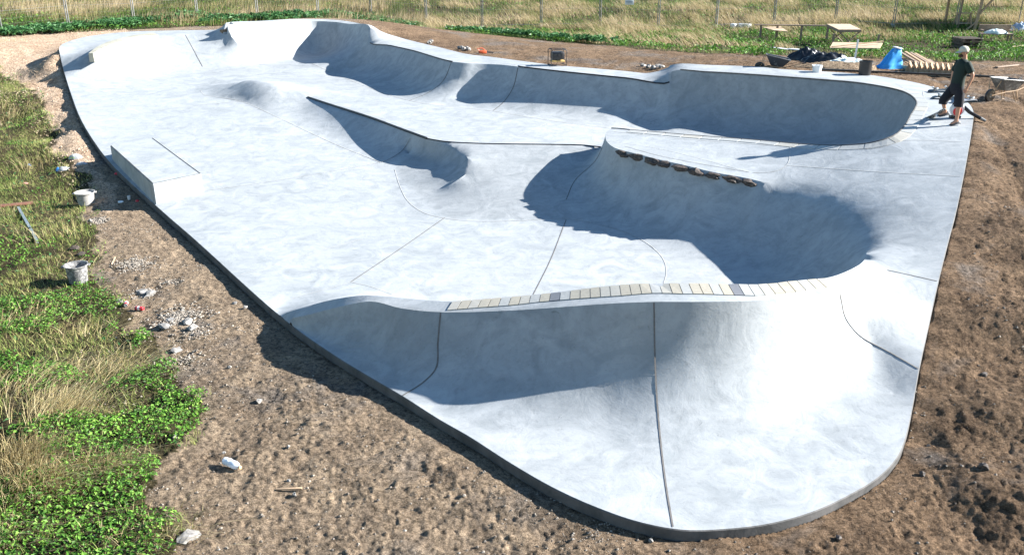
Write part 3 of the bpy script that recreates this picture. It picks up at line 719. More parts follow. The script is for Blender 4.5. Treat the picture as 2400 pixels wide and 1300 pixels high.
def leaves(name, x, y, z, size, tint, mat, seed=1, tilt=.7, aspect=1.0):
    n = len(x); g = np.random.default_rng(seed)
    nx = g.normal(0, tilt, n); ny = g.normal(0, tilt, n); nrm = np.stack([nx, ny, np.ones(n)], 1); nrm /= np.linalg.norm(nrm, axis=1)[:, None]
    a = np.cross(nrm, np.stack([np.cos(g.random(n) * 6.28), np.sin(g.random(n) * 6.28), np.zeros(n)], 1)); a /= np.linalg.norm(a, axis=1)[:, None] + 1e-6; b = np.cross(nrm, a)
    c = np.stack([x, y, z], 1); s = size[:, None]; cup = nrm * s * .25
    V = np.stack([c - a * s * aspect, c - b * s * .62 + cup, c + a * s * aspect, c + b * s * .62 + cup], 1).reshape(-1, 3)
    F = np.arange(n * 4).reshape(n, 4); return quads_obj(name, V, F, np.repeat(tint, 4), mat)
G = np.random.default_rng(5)
def stuff(o, label, cat): return tag(o, label, cat, kind='stuff')
GL = GRASS_L[0]
# clover mats, densest towards the bottom left corner
CB = [(P(u, v, .05), r) for u, v, r in ((250,1200,1.1),(120,1250,1.2),(380,960,.6),(300,1000,.6),(430,930,.4),(60,1150,.8),(190,700,.9),(60,600,1.2),(30,720,1.0),(330,1110,.6),(300,760,.5),(60,1280,1.2),(150,880,.5),(190,1020,.6),(40,330,.8),(350,880,.5))]
def cmask(x, y):
    m = 0
    for p, r in CB: m = m + np.exp(-((x - p.x) ** 2 + (y - p.y) ** 2) / (r * r * .6))
    return np.clip((fbm(x / .7, y / .7, 3, 201) - .62 + .42 * np.minimum(m, 1.2)) * 9, 0, 1)
near = lambda x, y: np.clip((17.5 - y) / 2.5, .22, 1)
x, y = scatter(GL, 1300000, 11, lambda x, y: cmask(x, y) * near(x, y)); m = in_view(x, y, 0, 480); x = x[m]; y = y[m]
k = min(len(x), 170000); x = x[:k]; y = y[:k]; hh = .04 + .2 * fbm(x / .35, y / .35, 2, 210) * cmask(x, y)
z = gz(x, y) + hh * (G.random(k) ** .4)
leaves('clover_mat', x, y, z, G.uniform(.014, .034, k), np.clip(G.normal(.42, .22, k) + .5 * (fbm(x / .6, y / .6, 2, 220) - .5), 0, 1), M['clover'], 3)
stuff(bpy.data.objects['clover_mat'], 'bright green clover growing thick in the lower left corner', 'clover')
# short mixed grass over the left verge
x, y = scatter(GL, 620000, 12, lambda x, y: (.3 + .7 * (fbm(x / .5, y / .5, 3, 230) > .47)) * (1 - .93 * cmask(x, y))); m = in_view(x, y, 0, 480); x = x[m][:150000]; y = y[m][:150000]; k = len(x)
h = G.uniform(.05, .16, k) * (0.6 + .8 * fbm(x / .8, y / .8, 2, 231)); ln = np.stack([G.normal(-.02, .06, k), G.normal(0, .06, k)], 1)
stuff(blades('short_grass', x, y, h, G.uniform(.005, .009, k), ln, np.clip(G.normal(.5, .25, k) + .6 * (fbm(x / .7, y / .7, 2, 232) - .5), 0, 1), M['blade']), 'short green and yellowing grass on the left verge', 'grass')
# dry straw tussocks on the left
tx = []; ty = []; th = []; tl = []; tt = []
for (u, v, n_, hgt, lx, ly, sp) in ((90,1130,900,.62,.3,-.25,.32),(60,1060,600,.6,.3,-.2,.3),(250,1090,500,.5,.28,-.2,.22),(150,960,600,.55,.3,.12,.3),(280,880,330,.38,.3,.1,.3),(60,900,300,.42,.25,.2,.35),(330,1000,160,.3,.25,-.1,.2),(200,870,260,.4,.3,.05,.35),(40,300,120,.6,.2,.1,.5),
   (80,400,140,.6,.1,-.2,.4),(130,560,80,.4,-.1,.1,.4),(20,1240,360,.45,.25,-.2,.35),(230,770,160,.35,.2,.1,.3),(310,1240,200,.3,.2,-.1,.3),(120,730,120,.4,.2,.1,.4),(380,1250,160,.25,.15,-.1,.25),(20,500,90,.5,.2,-.1,.4),(190,620,100,.25,.1,.1,.35),(300,840,200,.3,.2,.1,.3),(60,180,60,.5,.2,.1,.5),(30,760,200,.4,.2,.1,.4)):
    p = P(u, v, .05); q = G.normal(0, sp, (n_, 2)); s_ = G.uniform(.6, 1.15, n_)
    tx.append(p.x + q[:, 0]); ty.append(p.y + q[:, 1] * .8); th.append(hgt * s_ * .75); tl.append(np.stack([lx * s_ + G.normal(0, .1, n_) + q[:, 0] * .3, ly * s_ + G.normal(0, .1, n_)], 1)); tt.append(G.uniform(.1, 1, n_))
x = np.concatenate(tx); y = np.concatenate(ty); m = ~inside(x, y, OUTN)
stuff(blades('dry_tussocks', x[m], y[m], np.concatenate(th)[m], G.uniform(.006, .011, m.sum()), np.concatenate(tl)[m], np.concatenate(tt)[m], M['straw'], 4), 'pale dry straw grass flopping over the clover on the left', 'grass')
x, y = scatter(GL, 60000, 13, lambda x, y: np.clip((fbm(x / .9, y / .9, 2, 240) - .45) * 5, 0, 1)); m = in_view(x, y, 0, 480); x = x[m][:16000]; y = y[m][:16000]; k = len(x)
stuff(blades('straw_litter', x, y, G.uniform(.02, .16, k), G.uniform(.004, .007, k), G.normal(0, .16, (k, 2)), G.random(k), M['straw'], 3), 'loose dead straw lying among the short grass', 'straw')
# the field behind: tall seeding grass with green patches
BV = BACKV[0]
BP = [(p[0], min(p[1], 84)) for p in BV]
def clump(x, y, sc, s): return fbm(x / sc, y / sc, 3, s)
x, y = scatter(BP, 1000000, 14); m = in_view(x, y, 1.6, 60); x = x[m]; y = y[m]
m = G.random(len(x)) < np.clip(.25 + 1.5 * (clump(x, y, 1.6, 301) - .35), .05, 1) * np.clip((y - 36) / 14, .35, 1); x = x[m][:175000]; y = y[m][:175000]; k = len(x)
dry = np.clip((clump(x, y, 3.2, 310) - .5) * 3.2 + .42 + .0 * x, .0, 1); fen = np.clip((y - 44) / 8, 0, 1)
strip = np.clip((y - 47) / 6, 0, 1) * .12
h = (.14 + .32 * fen * (.5 + dry)) * G.uniform(.5, 1.2, k) * (.6 + .8 * clump(x, y, .9, 312))
ln = np.stack([G.normal(-.18, .12, k), G.normal(.0, .1, k)], 1) * (h / .4)[:, None] * np.where(x < -5, -.4, 1.2)[:, None]
tint = np.clip(dry * .8 + strip + G.normal(0, .17, k) - .28 * (1 - fen), 0, 1)
stuff(blades('field_grass', x, y, h, G.uniform(.018, .038, k), ln, tint, M['field'], 2), 'tall seeding grass of the field behind the mesh fence', 'grass')
# pale straw tufts
tx = []; ty = []; th = []; tl = []; tt = []
gg = np.random.default_rng(77)
for i in range(700):
    u = gg.uniform(-50, 2450); v = gg.uniform(-20, 60) if gg.random() < .75 else gg.uniform(60, 125)
    if v > 60 and not 1300 < u < 1900: continue
    if gg.random() > np.clip((u - 200) / 1400, .25, 1): continue
    p = P(u, v, 1.45); n_ = 60; q = gg.normal(0, .28, (n_, 2)); s_ = gg.uniform(.6, 1.2, n_); s0 = gg.uniform(.7, 1.2)
    if inside(np.array([p.x]), np.array([p.y]), OUTN)[0] or not inside(np.array([p.x]), np.array([p.y]), BV)[0]: continue
    tx.append(p.x + q[:, 0]); ty.append(p.y + q[:, 1]); th.append(.5 * s_ * s0); tl.append(np.stack([-.35 * s_ * s0 * np.sign(p.x + 8) + gg.normal(0, .07, n_), gg.normal(0, .07, n_)], 1)); tt.append(gg.uniform(.65, 1, n_))
x = np.concatenate(tx); y = np.concatenate(ty)
stuff(blades('seeding_tufts', x, y, np.concatenate(th), G.uniform(.02, .035, len(x)), np.concatenate(tl), np.concatenate(tt), M['field'], 3, seed=9), 'pale wind-bent seeding tufts standing out in the field', 'grass')
# low green herbs in front of and under the fence
x, y = scatter(BP, 700000, 15); m = in_view(x, y, 1.6, 60); x = x[m]; y = y[m]
gm_ = np.clip((clump(x, y, 1.9, 330) - .42) * 6, 0, 1) * np.clip((60 - y) / 10, .3, 1); gm_ = np.where(x < -2, gm_ * .5, gm_)
m = G.random(len(x)) < gm_; x = x[m][:110000]; y = y[m][:110000]; k = len(x); z = gz(x, y) + G.uniform(.02, .24, k) * (.5 + clump(x, y, .6, 331))
stuff(leaves('green_herbs', x, y, z, G.uniform(.03, .07, k), np.clip(G.normal(.4, .22, k), 0, 1), M['clover'], 6, .8, 1.2), 'bright green herbs between the soil and the mesh fence', 'herbs')
# broad leaved weeds along the far edge
def weeds(name, line, w_, n, seed, size, label):
    g = np.random.default_rng(seed); L_ = smooth_curve([Vector(p) for p in line], counts=[20] * (len(line) - 1)); xs = []; ys = []; zs = []; ts = []; ss = []
    for i in range(n):
        p = L_[g.integers(len(L_))]; px = p.x + g.normal(0, .25); py = p.y + g.normal(0, w_); k = 26; r = g.uniform(.02, .33, k); a = g.random(k) * 6.28
        xs.append(px + r * np.cos(a)); ys.append(py + r * np.sin(a)); zs.append(.04 + (.36 - r * .5) * g.uniform(.4, 1, k)); ts.append(np.clip(g.normal(.5, .3, k), 0, 1)); ss.append(g.uniform(.6, 1.3, k) * size)
    x = np.concatenate(xs); y = np.concatenate(ys); m = ~inside(x, y, OUTN); x = x[m]; y = y[m]
    stuff(leaves(name, x, y, gz(x, y) + np.concatenate(zs)[m], np.concatenate(ss)[m], np.concatenate(ts)[m], M['weed'], seed, .65, 1.35), label, 'weeds')
weeds('broadleaf_weeds', [PD(-60,88,44), PD(60,80,45.5), PD(160,72,46.5), PD(260,60,48.5), PD(330,52,49.5), PD(430,46,51), PD(520,50,50.5), PD(620,46,52), PD(700,41,53), PD(830,42,54), PD(920,48,52), PD(985,58,50.5)], .75, 620, 21, .085, 'dark green broad-leaved weeds lining the far edge of the park')
weeds('broadleaf_weeds', [PD(1068,74,48), PD(1110,80,47), PD(1160,86,46), PD(1230,98,43.5), PD(1330,108,42), PD(1420,112,41)], .4, 150, 22, .075, 'patch of broad-leaved weeds at the edge of the brown soil')
# gravel: pebbles and crumbs
def pebbles(name, x, y, s, tint, label, zoff=0.0, seed=2):
    g = np.random.default_rng(seed); n = len(x); base = np.array([(1,0,0),(0,1,0),(-1,0,0),(0,-1,0),(0,0,.7),(0,0,-.7)], float)
    V = base[None] * (s[:, None, None] * g.uniform(.6, 1.25, (n, 6, 1))); a = g.random(n) * 6.28; c, d = np.cos(a), np.sin(a)
    X_ = V[:, :, 0] * c[:, None] - V[:, :, 1] * d[:, None]; Y_ = V[:, :, 0] * d[:, None] + V[:, :, 1] * c[:, None]
    V = np.stack([X_ + x[:, None], Y_ + y[:, None], V[:, :, 2] + (gz(x, y) + s * .25 + zoff)[:, None]], 2).reshape(-1, 3)
    f = np.array([(0,1,4),(1,2,4),(2,3,4),(3,0,4),(1,0,5),(2,1,5),(3,2,5),(0,3,5)]); F = (f[None] + (np.arange(n) * 6)[:, None, None]).reshape(-1, 3)
    return stuff(quads_obj(name, V, F, np.repeat(tint, 6), M['pebble']), label, 'gravel')
px_, py_ = scatter([P(u, v, .1) for u, v in ((150,350),(420,480),(700,800),(1000,1060),(1500,1260),(2100,1100),(2160,900),(2460,300),(2600,1400),(-200,1400),(250,700),(200,420))], 150000, 31, lambda x, y: np.clip((fbm(x / .8, y / .8, 3, 401) - .3) * 2, .06, 1) * np.where(x > 3, .35, 1))
m = in_view(px_, py_, .2); px_ = px_[m][:30000]; py_ = py_[m][:30000]; k = len(px_)
pebbles('soil_gravel', px_, py_, .004 + .012 * G.random(k) ** 3 * 2, np.clip(G.normal(.35, .25, k), 0, 1), 'small stones strewn over the trodden soil')
for i, (u, v, r, n_, sz) in enumerate(((236,530,.22,650,.022),(315,630,.42,900,.022),(420,745,.5,900,.03),(335,690,.3,260,.022),(460,790,.35,320,.022),(440,850,.4,220,.02),(1400,1272,.5,150,.012),(395,670,.25,150,.02))):
    p = P(u, v, .03); a = G.random(n_) * 6.28; r_2 = np.abs(G.normal(0, r * .6, n_)); lab = ['crumbled grey concrete heap below the pale tub','scattered grey concrete crumbs beside the dark tub','broken concrete rubble beside the drink cans','thin grey crumbs near the rubble','loose grey chips by the slab shadow','pale chips at the edge of the grass','fine chips at the foot of the front slab edge','sparse chips between tub and slab'][i]
    pebbles('concrete_rubble', p.x + r_2 * np.cos(a), p.y + r_2 * np.sin(a) * .9, G.uniform(.3, 1.4, n_) * sz, np.clip(G.normal(.5, .3, n_), 0, 1), lab, seed=40 + i)
px_, py_ = scatter(TAN[0], 200000, 33); m = in_view(px_, py_, 1.2); px_ = px_[m][:24000]; py_ = py_[m][:24000]; k = len(px_)
o = pebbles('tan_gravel', px_, py_, 
 .006 + .03 * G.random(k) ** 4, np.clip(G.normal(.6, .25, k), 0, 1), 'sandy gravel bank beside the far left corner'); 
m2 = leafmat('tan_pebble', (.26, .18, .12), (.42, .31, .21), (.56, .44, .33), rough=.9, trans=0.0); o.data.materials[0] = m2

x, y = scatter(GL, 26000, 51, lambda x, y: cmask(x, y) * .8 + .1); m = in_view(x, y, 0, 480); x = x[m][:3500]; y = y[m][:3500]; k = len(x)
stuff(blades('green_stems', x, y, G.uniform(.12, .32, k), G.uniform(.006, .012, k), G.normal(0, .09, (k, 2)), np.clip(G.normal(.35, .2, k), 0, 1), M['blade'], 3, seed=12), 'taller green stems standing out of the clover', 'grass')
x, y = scatter(GL, 60000, 52, lambda x, y: (1 - cmask(x, y)) * .5 * (fbm(x / .4, y / .4, 2, 530) > .5)); m = in_view(x, y, 0, 480); x = x[m][:9000]; y = y[m][:9000]; k = len(x)
stuff(leaves('low_weeds', x, y, gz(x, y) + .01 + .05 * G.random(k), G.uniform(.018, .045, k), np.clip(G.normal(.3, .25, k), 0, 1), M['weed'], 14, .5, 1.5), 'low dark weeds sprinkled through the short grass', 'weeds')
# ---------------------------------------------------------------- mesh fence
def rot_to(v):
    return Vector(v).to_track_quat('X', 'Z').to_matrix().to_4x4()
fence_lab = 'galvanised site fence panel'
order = ['first from the left edge, behind the weeds','second from the left, behind the weeds','third from the left','fourth from the left, above the far left kerb','fifth from the left, left of the tall far wall','sixth from the left, behind the tall far wall','seventh from the left, right of the tall far wall','eighth from the left, over the strip of brown soil','ninth from the left, above the stone heap','tenth from the left, left of the small sign','eleventh from the left, the one carrying the small sign','twelfth from the left, over green herbs','thirteenth from the left, behind white boards','fourteenth from the left, behind the long timber rail','fifteenth from the left, behind the tilted table','sixteenth from the left, before the sawhorse','seventeenth, behind the tarpaulin shelter at the right']
def fence_panel(a, b, lab):
    d = b - a; L = math.hypot(d.x, d.y); az = math.atan2(d.y, d.x); lz = d.z
    root = empty('fence_panel', a, az, label=fence_lab + ', ' + lab, cat='fence panel', group='fence panels along the back of the site')
    H = 2.0
    def q(x, z): return Vector((x, 0, z + lz * x / L))
    for x in (.05, L - .05): MB().tube([q(x, .05), q(x, H)], .03, 6).build('post', M['galv'], root)
    for z in (.18, 1.05, H): MB().tube([q(.05, z), q(L - .05, z)], .016 if z != 1.05 else .006, 5).build('rail', M['galv'], root)
    mb = MB(); x = .2
    while x < L - .1:
        mb.tube([q(x, .18), q(x, H)], .0022, 3, False); x += .16
    for z in np.arange(.4, 1.95, .26): mb.tube([q(.05, z), q(L - .05, z)], .0022, 3, False)
    mb.build('wire_mesh', M['galv'], root)
    mb = MB(); mb.box(q(.0, .06), (.24, .65, .13), None, .02); mb.build('concrete_foot', M['kerb'], root)
    return root
for i in range(len(FPT) - 1): fence_panel(FPT[i], FPT[i + 1], order[i])
# small notice on the fence
sp = PD(1475, 2, 53.2); sg = empty('notice_sign', sp, 0, label='small pale notice board wired to the site fence', cat='sign')
MB().box((0, -.05, 0), (.52, .012, .46), None, .004).build('sign_board', flat('sign_white', (.62, .68, .72), .5, var=.05), sg)
mb = MB()
for k in range(5): mb.box((-.18 + k * .09, -.06, .1), (.06, .006, .11))
MB_ = flat('sign_ink', (.05, .12, .2), .5); mb.build('sign_lettering', MB_, sg)
mb = MB(); mb.box((0, -.06, -.06), (.4, .006, .03)); mb.box((0, -.06, -.13), (.36, .006, .025)); mb.build('sign_lettering', MB_, sg)
# ---------------------------------------------------------------- tubs, bottle, cans on the left
def tub(u, v, rad, hgt, name, label, fill, mat, tilt=0.0):
    p = ghit(u, v); r_ = empty(name, p + Vector((0, 0, -.01)), .3, label=label, cat='tub', group='mortar tubs on the left verge')
    pr = [(rad * .72, 0), (rad * .76, .01), (rad * .84, hgt * .5), (rad * .93, hgt * .93), (rad * 1.04, hgt * .93), (rad * 1.05, hgt), (rad * .96, hgt), (rad * .9, hgt * .9), (rad * .8, hgt * .4), (rad * .74, hgt * .1), (.01, hgt * .09)]
    MB().lathe(pr, 28, wob=.015).build('tub_shell', mat, r_)
    MB().lathe([(rad * .86, hgt * fill - .01), (rad * .4, hgt * fill + .02), (.01, hgt * fill + .01)], 20, cap0=False, wob=.04).build('mortar_fill', splat('old_mortar', (.5, .48, .44), (.32, .31, .29), .45, .6, 9), r_)
    mb = MB()
    for s_ in (-1, 1): mb.box((s_ * rad * 1.07, 0, hgt * .93), (.05, .12, .02), None, .006)
    mb.build('handle', mat, r_)
tub(203, 478, .24, .33, 'mortar_tub', 'splashed pale grey mortar tub nearly full, beside the grinding ledge', .88, splat('tub_pale', (.34, .325, .3), (.14, .13, .13), .54, .6, 11))
tub(185, 660, .225, .38, 'mortar_tub', 'dark mortar-splashed tub half empty, standing in the clover', .62, splat('tub_dark', (.10, .10, .10), (.30, .29, .275), .47, .56, 16))
p = ghit(545, 1095); bt_ = empty('plastic_bottle', p + Vector((0, 0, .055)), 0, rot=(0, R(90), R(-33)), label='clear plastic bottle with orange cap lying on the bare soil', cat='bottle')
glass = newmat('clear_plastic'); glass[2].inputs['Base Color'].default_value = (.72, .78, .84, 1); glass[2].inputs['Roughness'].default_value = .15; glass[2].inputs['Alpha'].default_value = .72; M['clear'] = glass[0]
MB().lathe([(.02, -.14), (.05, -.14), (.056, -.12), (.052, -.09), (.056, -.05), (.052, -.02), (.056, .02), (.056, .06), (.045, .1), (.022, .125), (.018, .14)], 18, cap1=True).build('bottle_body', M['clear'], bt_)
MB().lathe([(.02, .14), (.024, .142), (.024, .165), (.02, .168)], 12, cap1=True).build('cap', flat('orange_cap', (.7, .42, .2), .4), bt_)
MB().lathe([(.0535, -.085), (.0575, -.07), (.0575, -.04), (.0535, -.02)], 18, cap0=False).build('bottle_label', M['white'], bt_)
red = flat('red_print', (.6, .03, .04), .3, var=.1)
for i, (u, v, az, lb) in enumerate(((296, 716, 1.9, 'crushed red and white drink can, upper left of the pair'), (328, 727, -.2, 'red drink can with its silver base showing, lower right of the pair'))):
    p = ghit(u, v); c = empty('drink_can', p + Vector((0, 0, .04)), 0, rot=(0, R(90), az), label=lb, cat='can', group='drink cans by the concrete rubble')
    MB().lathe([(.022, -.085), (.034, -.078), (.04, -.045), (.037, 0), (.041, .04), (.034, .078), (.026, .085)], 14, cap1=True, wob=.06).build('can_body', red, c)
    MB().lathe([(.0425, -.03), (.0395, -.005), (.0435, .02)], 14, cap0=False, wob=.06).build('print_band', M['white'], c)
    MB().lathe([(.0345, -.08), (.037, -.088), (.03, -.094), (.005, -.09)], 12, cap0=False).build('base', M['galv'], c)
# metal profile and plank
def beam(name, u0, v0, u1, v1, sec, mat, label, cat, lift=.03, group=None, hit=None):
    hit = hit or ghit; a = hit(u0, v0) + Vector((0, 0, lift)); b = hit(u1, v1) + Vector((0, 0, lift)); m_ = rot_to(b - a)
    mb = MB(); mb.box((0, 0, 0), ((b - a).length, sec[0], sec[1]), m_, min(sec) * .08); o = mb.build(name, mat); o.location = (a + b) / 2
    return tag(o, label, cat, group)
a = ghit(44, 492) + Vector((0, 0, .05)); b = ghit(88, 570) + Vector((0, 0, .04)); m_ = rot_to(b - a); L_ = (b - a).length
o = MB(); o.prism([(-.04, -.03), (.04, -.03), (.04, .03), (.032, .03), (.032, -.022), (-.032, -.022), (-.032, .03), (-.04, .03)], -L_ / 2, L_ / 2, (0, 0, 0), m_ @ Matrix.Rotation(R(90), 4, 'Y'))
o = o.build('metal_channel', flat('zinc', (.34, .37, .40), .35, .6)); o.location = (a + b) / 2; tag(o, 'grey metal channel lying in the grass above the dark tub', 'metal profile')
beam('plank', -30, 488, 78, 478, (.14, .05), flat('red_brown_wood', (.16, .07, .045), .8), 'red-brown plank lying in the grass at the left edge', 'plank')
beam('wood_stick', 648, 1148, 708, 1145, (.03, .015), M['wood'], 'small pale wooden stick on the bare soil near the bottom', 'stick', .012)
beam('wood_stick', 262, 621, 270, 604, (.03, .015), M['ply'], 'short pale splinter of wood between tub and rubble', 'stick', .012)
# litter
def litter(name, u, v, size, h, mat, label, cat, seed):
    p = ghit(u, v); o = MB().cloth((0, 0, 0), size, seed, 12, 12, h).build(name, mat, ang=60); o.location = p; return tag(o, label, cat)
bluem = flat('blue_plastic', (.05, .22, .5), .4); rag = flat('grey_sheet', (.34, .35, .36), .7)
litter('crumpled_sheet', 150, 398, (.42, .22), .1, rag, 'crumpled grey and white sheet near the ledge shadow', 'litter', 3)
litter('plastic_bag', 137, 398, (.16, .12), .08, bluem, 'small blue plastic scrap beside the crumpled sheet', 'litter', 4)
litter('crumpled_sheet', 177, 370, (.4, .25), .12, rag, 'grey rag heap at the top of the ledge shadow', 'litter', 5)
litter('crumpled_sheet', 192, 386, (.35, .2), .08, rag, 'flat grey rag just below the rag heap', 'litter', 6)
litter('plastic_bag', 68, 388, (.12, .08), .05, bluem, 'tiny blue scrap in the grass at the left', 'litter', 7)
litter('paper_wrapper', 60, 431, (.18, .1), .05, flat('pink_paper', (.62, .25, .22), .7), 'pink paper wrapper in the grass at the left', 'litter', 8)
litter('paper_sheet', 283, 473, (.16, .1), .03, M['white'], 'white sheet of paper at the shadow edge under the ledge', 'litter', 9)
litter('paper_wrapper', 273, 408, (.12, .1), .05, red, 'red scrap in the shadow against the ledge', 'litter', 10)
litter('paper_wrapper', 322, 472, (.1, .1), .05, red, 'small red scrap at the corner of the ledge', 'litter', 12)
p = ghit(303, 468); cp = MB().lathe([(.03, 0), (.04, .1), (.043, .1), (.033, .01)], 12).build('paper_cup', M['white']); cp.location = p; tag(cp, 'white paper cup standing in the ledge shadow', 'cup')
# single stones
SR = [(176,585,.2,.09,'upright white stone behind the dark tub'),(192,598,.2,.1,'lying white stone behind the dark tub, the lower one'),(211,519,.12,.07,'white stone left of the crumbled concrete heap'),(410,1026,.09,.07,'white stone at the edge of the clover'),(281,708,.16,.08,'grey stone above the cans'),(338,688,.3,.1,'flat grey concrete lump above the cans'),(352,692,.28,.12,'rounded grey concrete lump at the rubble'),(386,766,.26,.08,'flat pale slab chip below the rubble'),(440,757,.2,.1,'pale chunk in the middle of the rubble'),(452,770,.2,.1,'pale chunk at the lower right of the rubble'),(400,752,.22,.07,'pale flat chunk at the left of the rubble'),(413,823,.22,.08,'flat stone half way down the soil bank'),(538,862,.07,.05,'pale stone in the lit soil beside the large shadow'),(608,943,.1,.08,'round tan stone below the large shadow'),(677,1128,.06,.05,'small white stone above the wooden stick'),(440,1262,.28,.12,'large pale stone at the bottom beside the clover'),(1525,1268,.06,.05,'pebble below the front slab edge'),(2305,880,.1,.07,'brown stone on the right soil'),(2160,1112,.1,.07,'dark clod beside the right slab corner'),(2305,1095,.13,.1,'dark stone on the right soil near the corner'),(1965,1262,.09,.06,'dark clod in front of the slab'),(690,1160,.06,.05,'small white stone under the wooden stick'),(525,1063,.05,.04,'white pebble just above the bottle'),(676,1048,.06,.04,'white pebble right of the bottle'),(550,712,.1,.06,'grey stone at the shadow edge by the slab'),(575,722,.1,.07,'grey stone in the slab shadow')]
for i, (u, v, w_, h_, lb) in enumerate(SR):
    p = ghit(u, v); mt = M['rock'] if 'dark' not in lb and 'brown' not in lb else M['darkrock']
    o = MB().rock((0, 0, 0), (w_, w_ * .75, h_), i + 3, 2, (0, 0, i * 1.3), .35).build('stone', mt, ang=25); o.location = p + Vector((0, 0, h_ * .25)); tag(o, lb, 'stone', 'loose stones on the soil')
for i, (u, v) in enumerate(((1083,117),(1088,119),(1093,117.5),(1010,101),(1006,104),(1098,120),(1078,116))):
    p = ghit(u, v - 1); o = MB().rock((0, 0, 0), (.22, .18, .16), i + 60, 2, (0, 0, i), .3).build('stone', M['rock'], ang=25); o.location = p + Vector((0, 0, .05)); tag(o, 'pale grey stone among the few lying behind the far deck edge', 'stone', 'stones behind the far deck')
for i, (u, v) in enumerate(((1508,158),(1520,160),(1532,162),(1541,159),(1550,161))):
    p = ghit(u, v - 1); o = MB().rock((0, 0, 0), (.2, .18, .14), i + 80, 2, (0, 0, i), .3).build('stone', M['rock'], ang=25); o.location = p + Vector((0, 0, .04)); tag(o, 'grey stone in the little heap left of the raised bowl corner', 'stone', 'stones by the raised bowl corner')
# ---------------------------------------------------------------- things on the far deck
p = phit(1306, 153.5) or ghit(1306, 150)
cpr = empty('generator', p, .25, label='black portable generator standing on the far deck edge', cat='generator')
MB().box((0, 0, .33), (.44, .3, .26), None, .05).build('engine_body', M['black'], cpr)
MB().box((0, 0, .15), (.46, .28, .05), None, .01).build('base_tray', flat('yellow_tray', (.45, .3, .1), .5), cpr)
mb = MB()
for y_ in (-.19, .19): mb.tube([(-.27, y_, 0), (-.27, y_, .5), (-.22, y_, .54), (.22, y_, .54), (.27, y_, .5), (.27, y_, 0), (-.27, y_, .01)], .014, 6)
for x_ in (-.24, .24): mb.tube([(x_, -.19, .54), (x_, .19, .54)], .014, 6); mb.tube([(x_, -.19, .03), (x_, .19, .03)], .014, 6)
mb.build('tube_frame', M['steel'], cpr)
MB().lathe([(.05, 0), (.05, .02), (.0, .025)], 12, (0, -.155, .35), (R(90), 0, 0)).build('recoil_cover', M['steel'], cpr)
p = ghit(1131, 125.5); ot = empty('hand_tool', p + Vector((0, 0, .05)), .2, label='orange hand tool lying on the soil behind the far deck', cat='tool')
om = flat('orange_plastic', (.55, .1, .03), .5)
MB().box((0, 0, 0), (.3, .14, .12), None, .03).build('tool_body', om, ot); MB().tube([(-.12, 0, .04), (-.2, 0, .13), (-.02, 0, .15), (.1, 0, .06)], .02, 6).build('tool_handle', om, ot)
MB().tube([(.15, 0, 0), (.42, .02, -.03)], .025, 6).build('tool_nose', M['steel'], ot)
def bucket(u, v, r0, r1, h, mat, label, hit, inner=None):
    p = hit(u, v); b_ = empty('bucket', p, 0, label=label, cat='bucket')
    MB().lathe([(r0, 0), (r1 * .97, h * .9), (r1 * 1.03, h * .91), (r1 * 1.03, h), (r1 * .95, h), (r0 * .95, .03), (.01, .03)], 24).build('bucket_shell', mat, b_)
    MB().tube([(r1 * 1.03 * math.cos(t), r1 * 1.03 * math.sin(t) * .3 - r1 * .9 * abs(math.sin(t)) , h * .93 - .12 * math.sin(t)) for t in np.linspace(0, math.pi, 9)], .005, 5).build('bail_handle', M['galv'], b_)
    return b_
bucket(1914, 169, .12, .15, .2, M['white'], 'white plastic bucket standing on the deck behind the deep bowl', lambda u, v: phit(u, v))
bucket(2026, 175.5, .17, .19, .4, M['black'], 'black bucket standing at the back edge of the deck', lambda u, v: phit(u, v) or ghit(u, v))
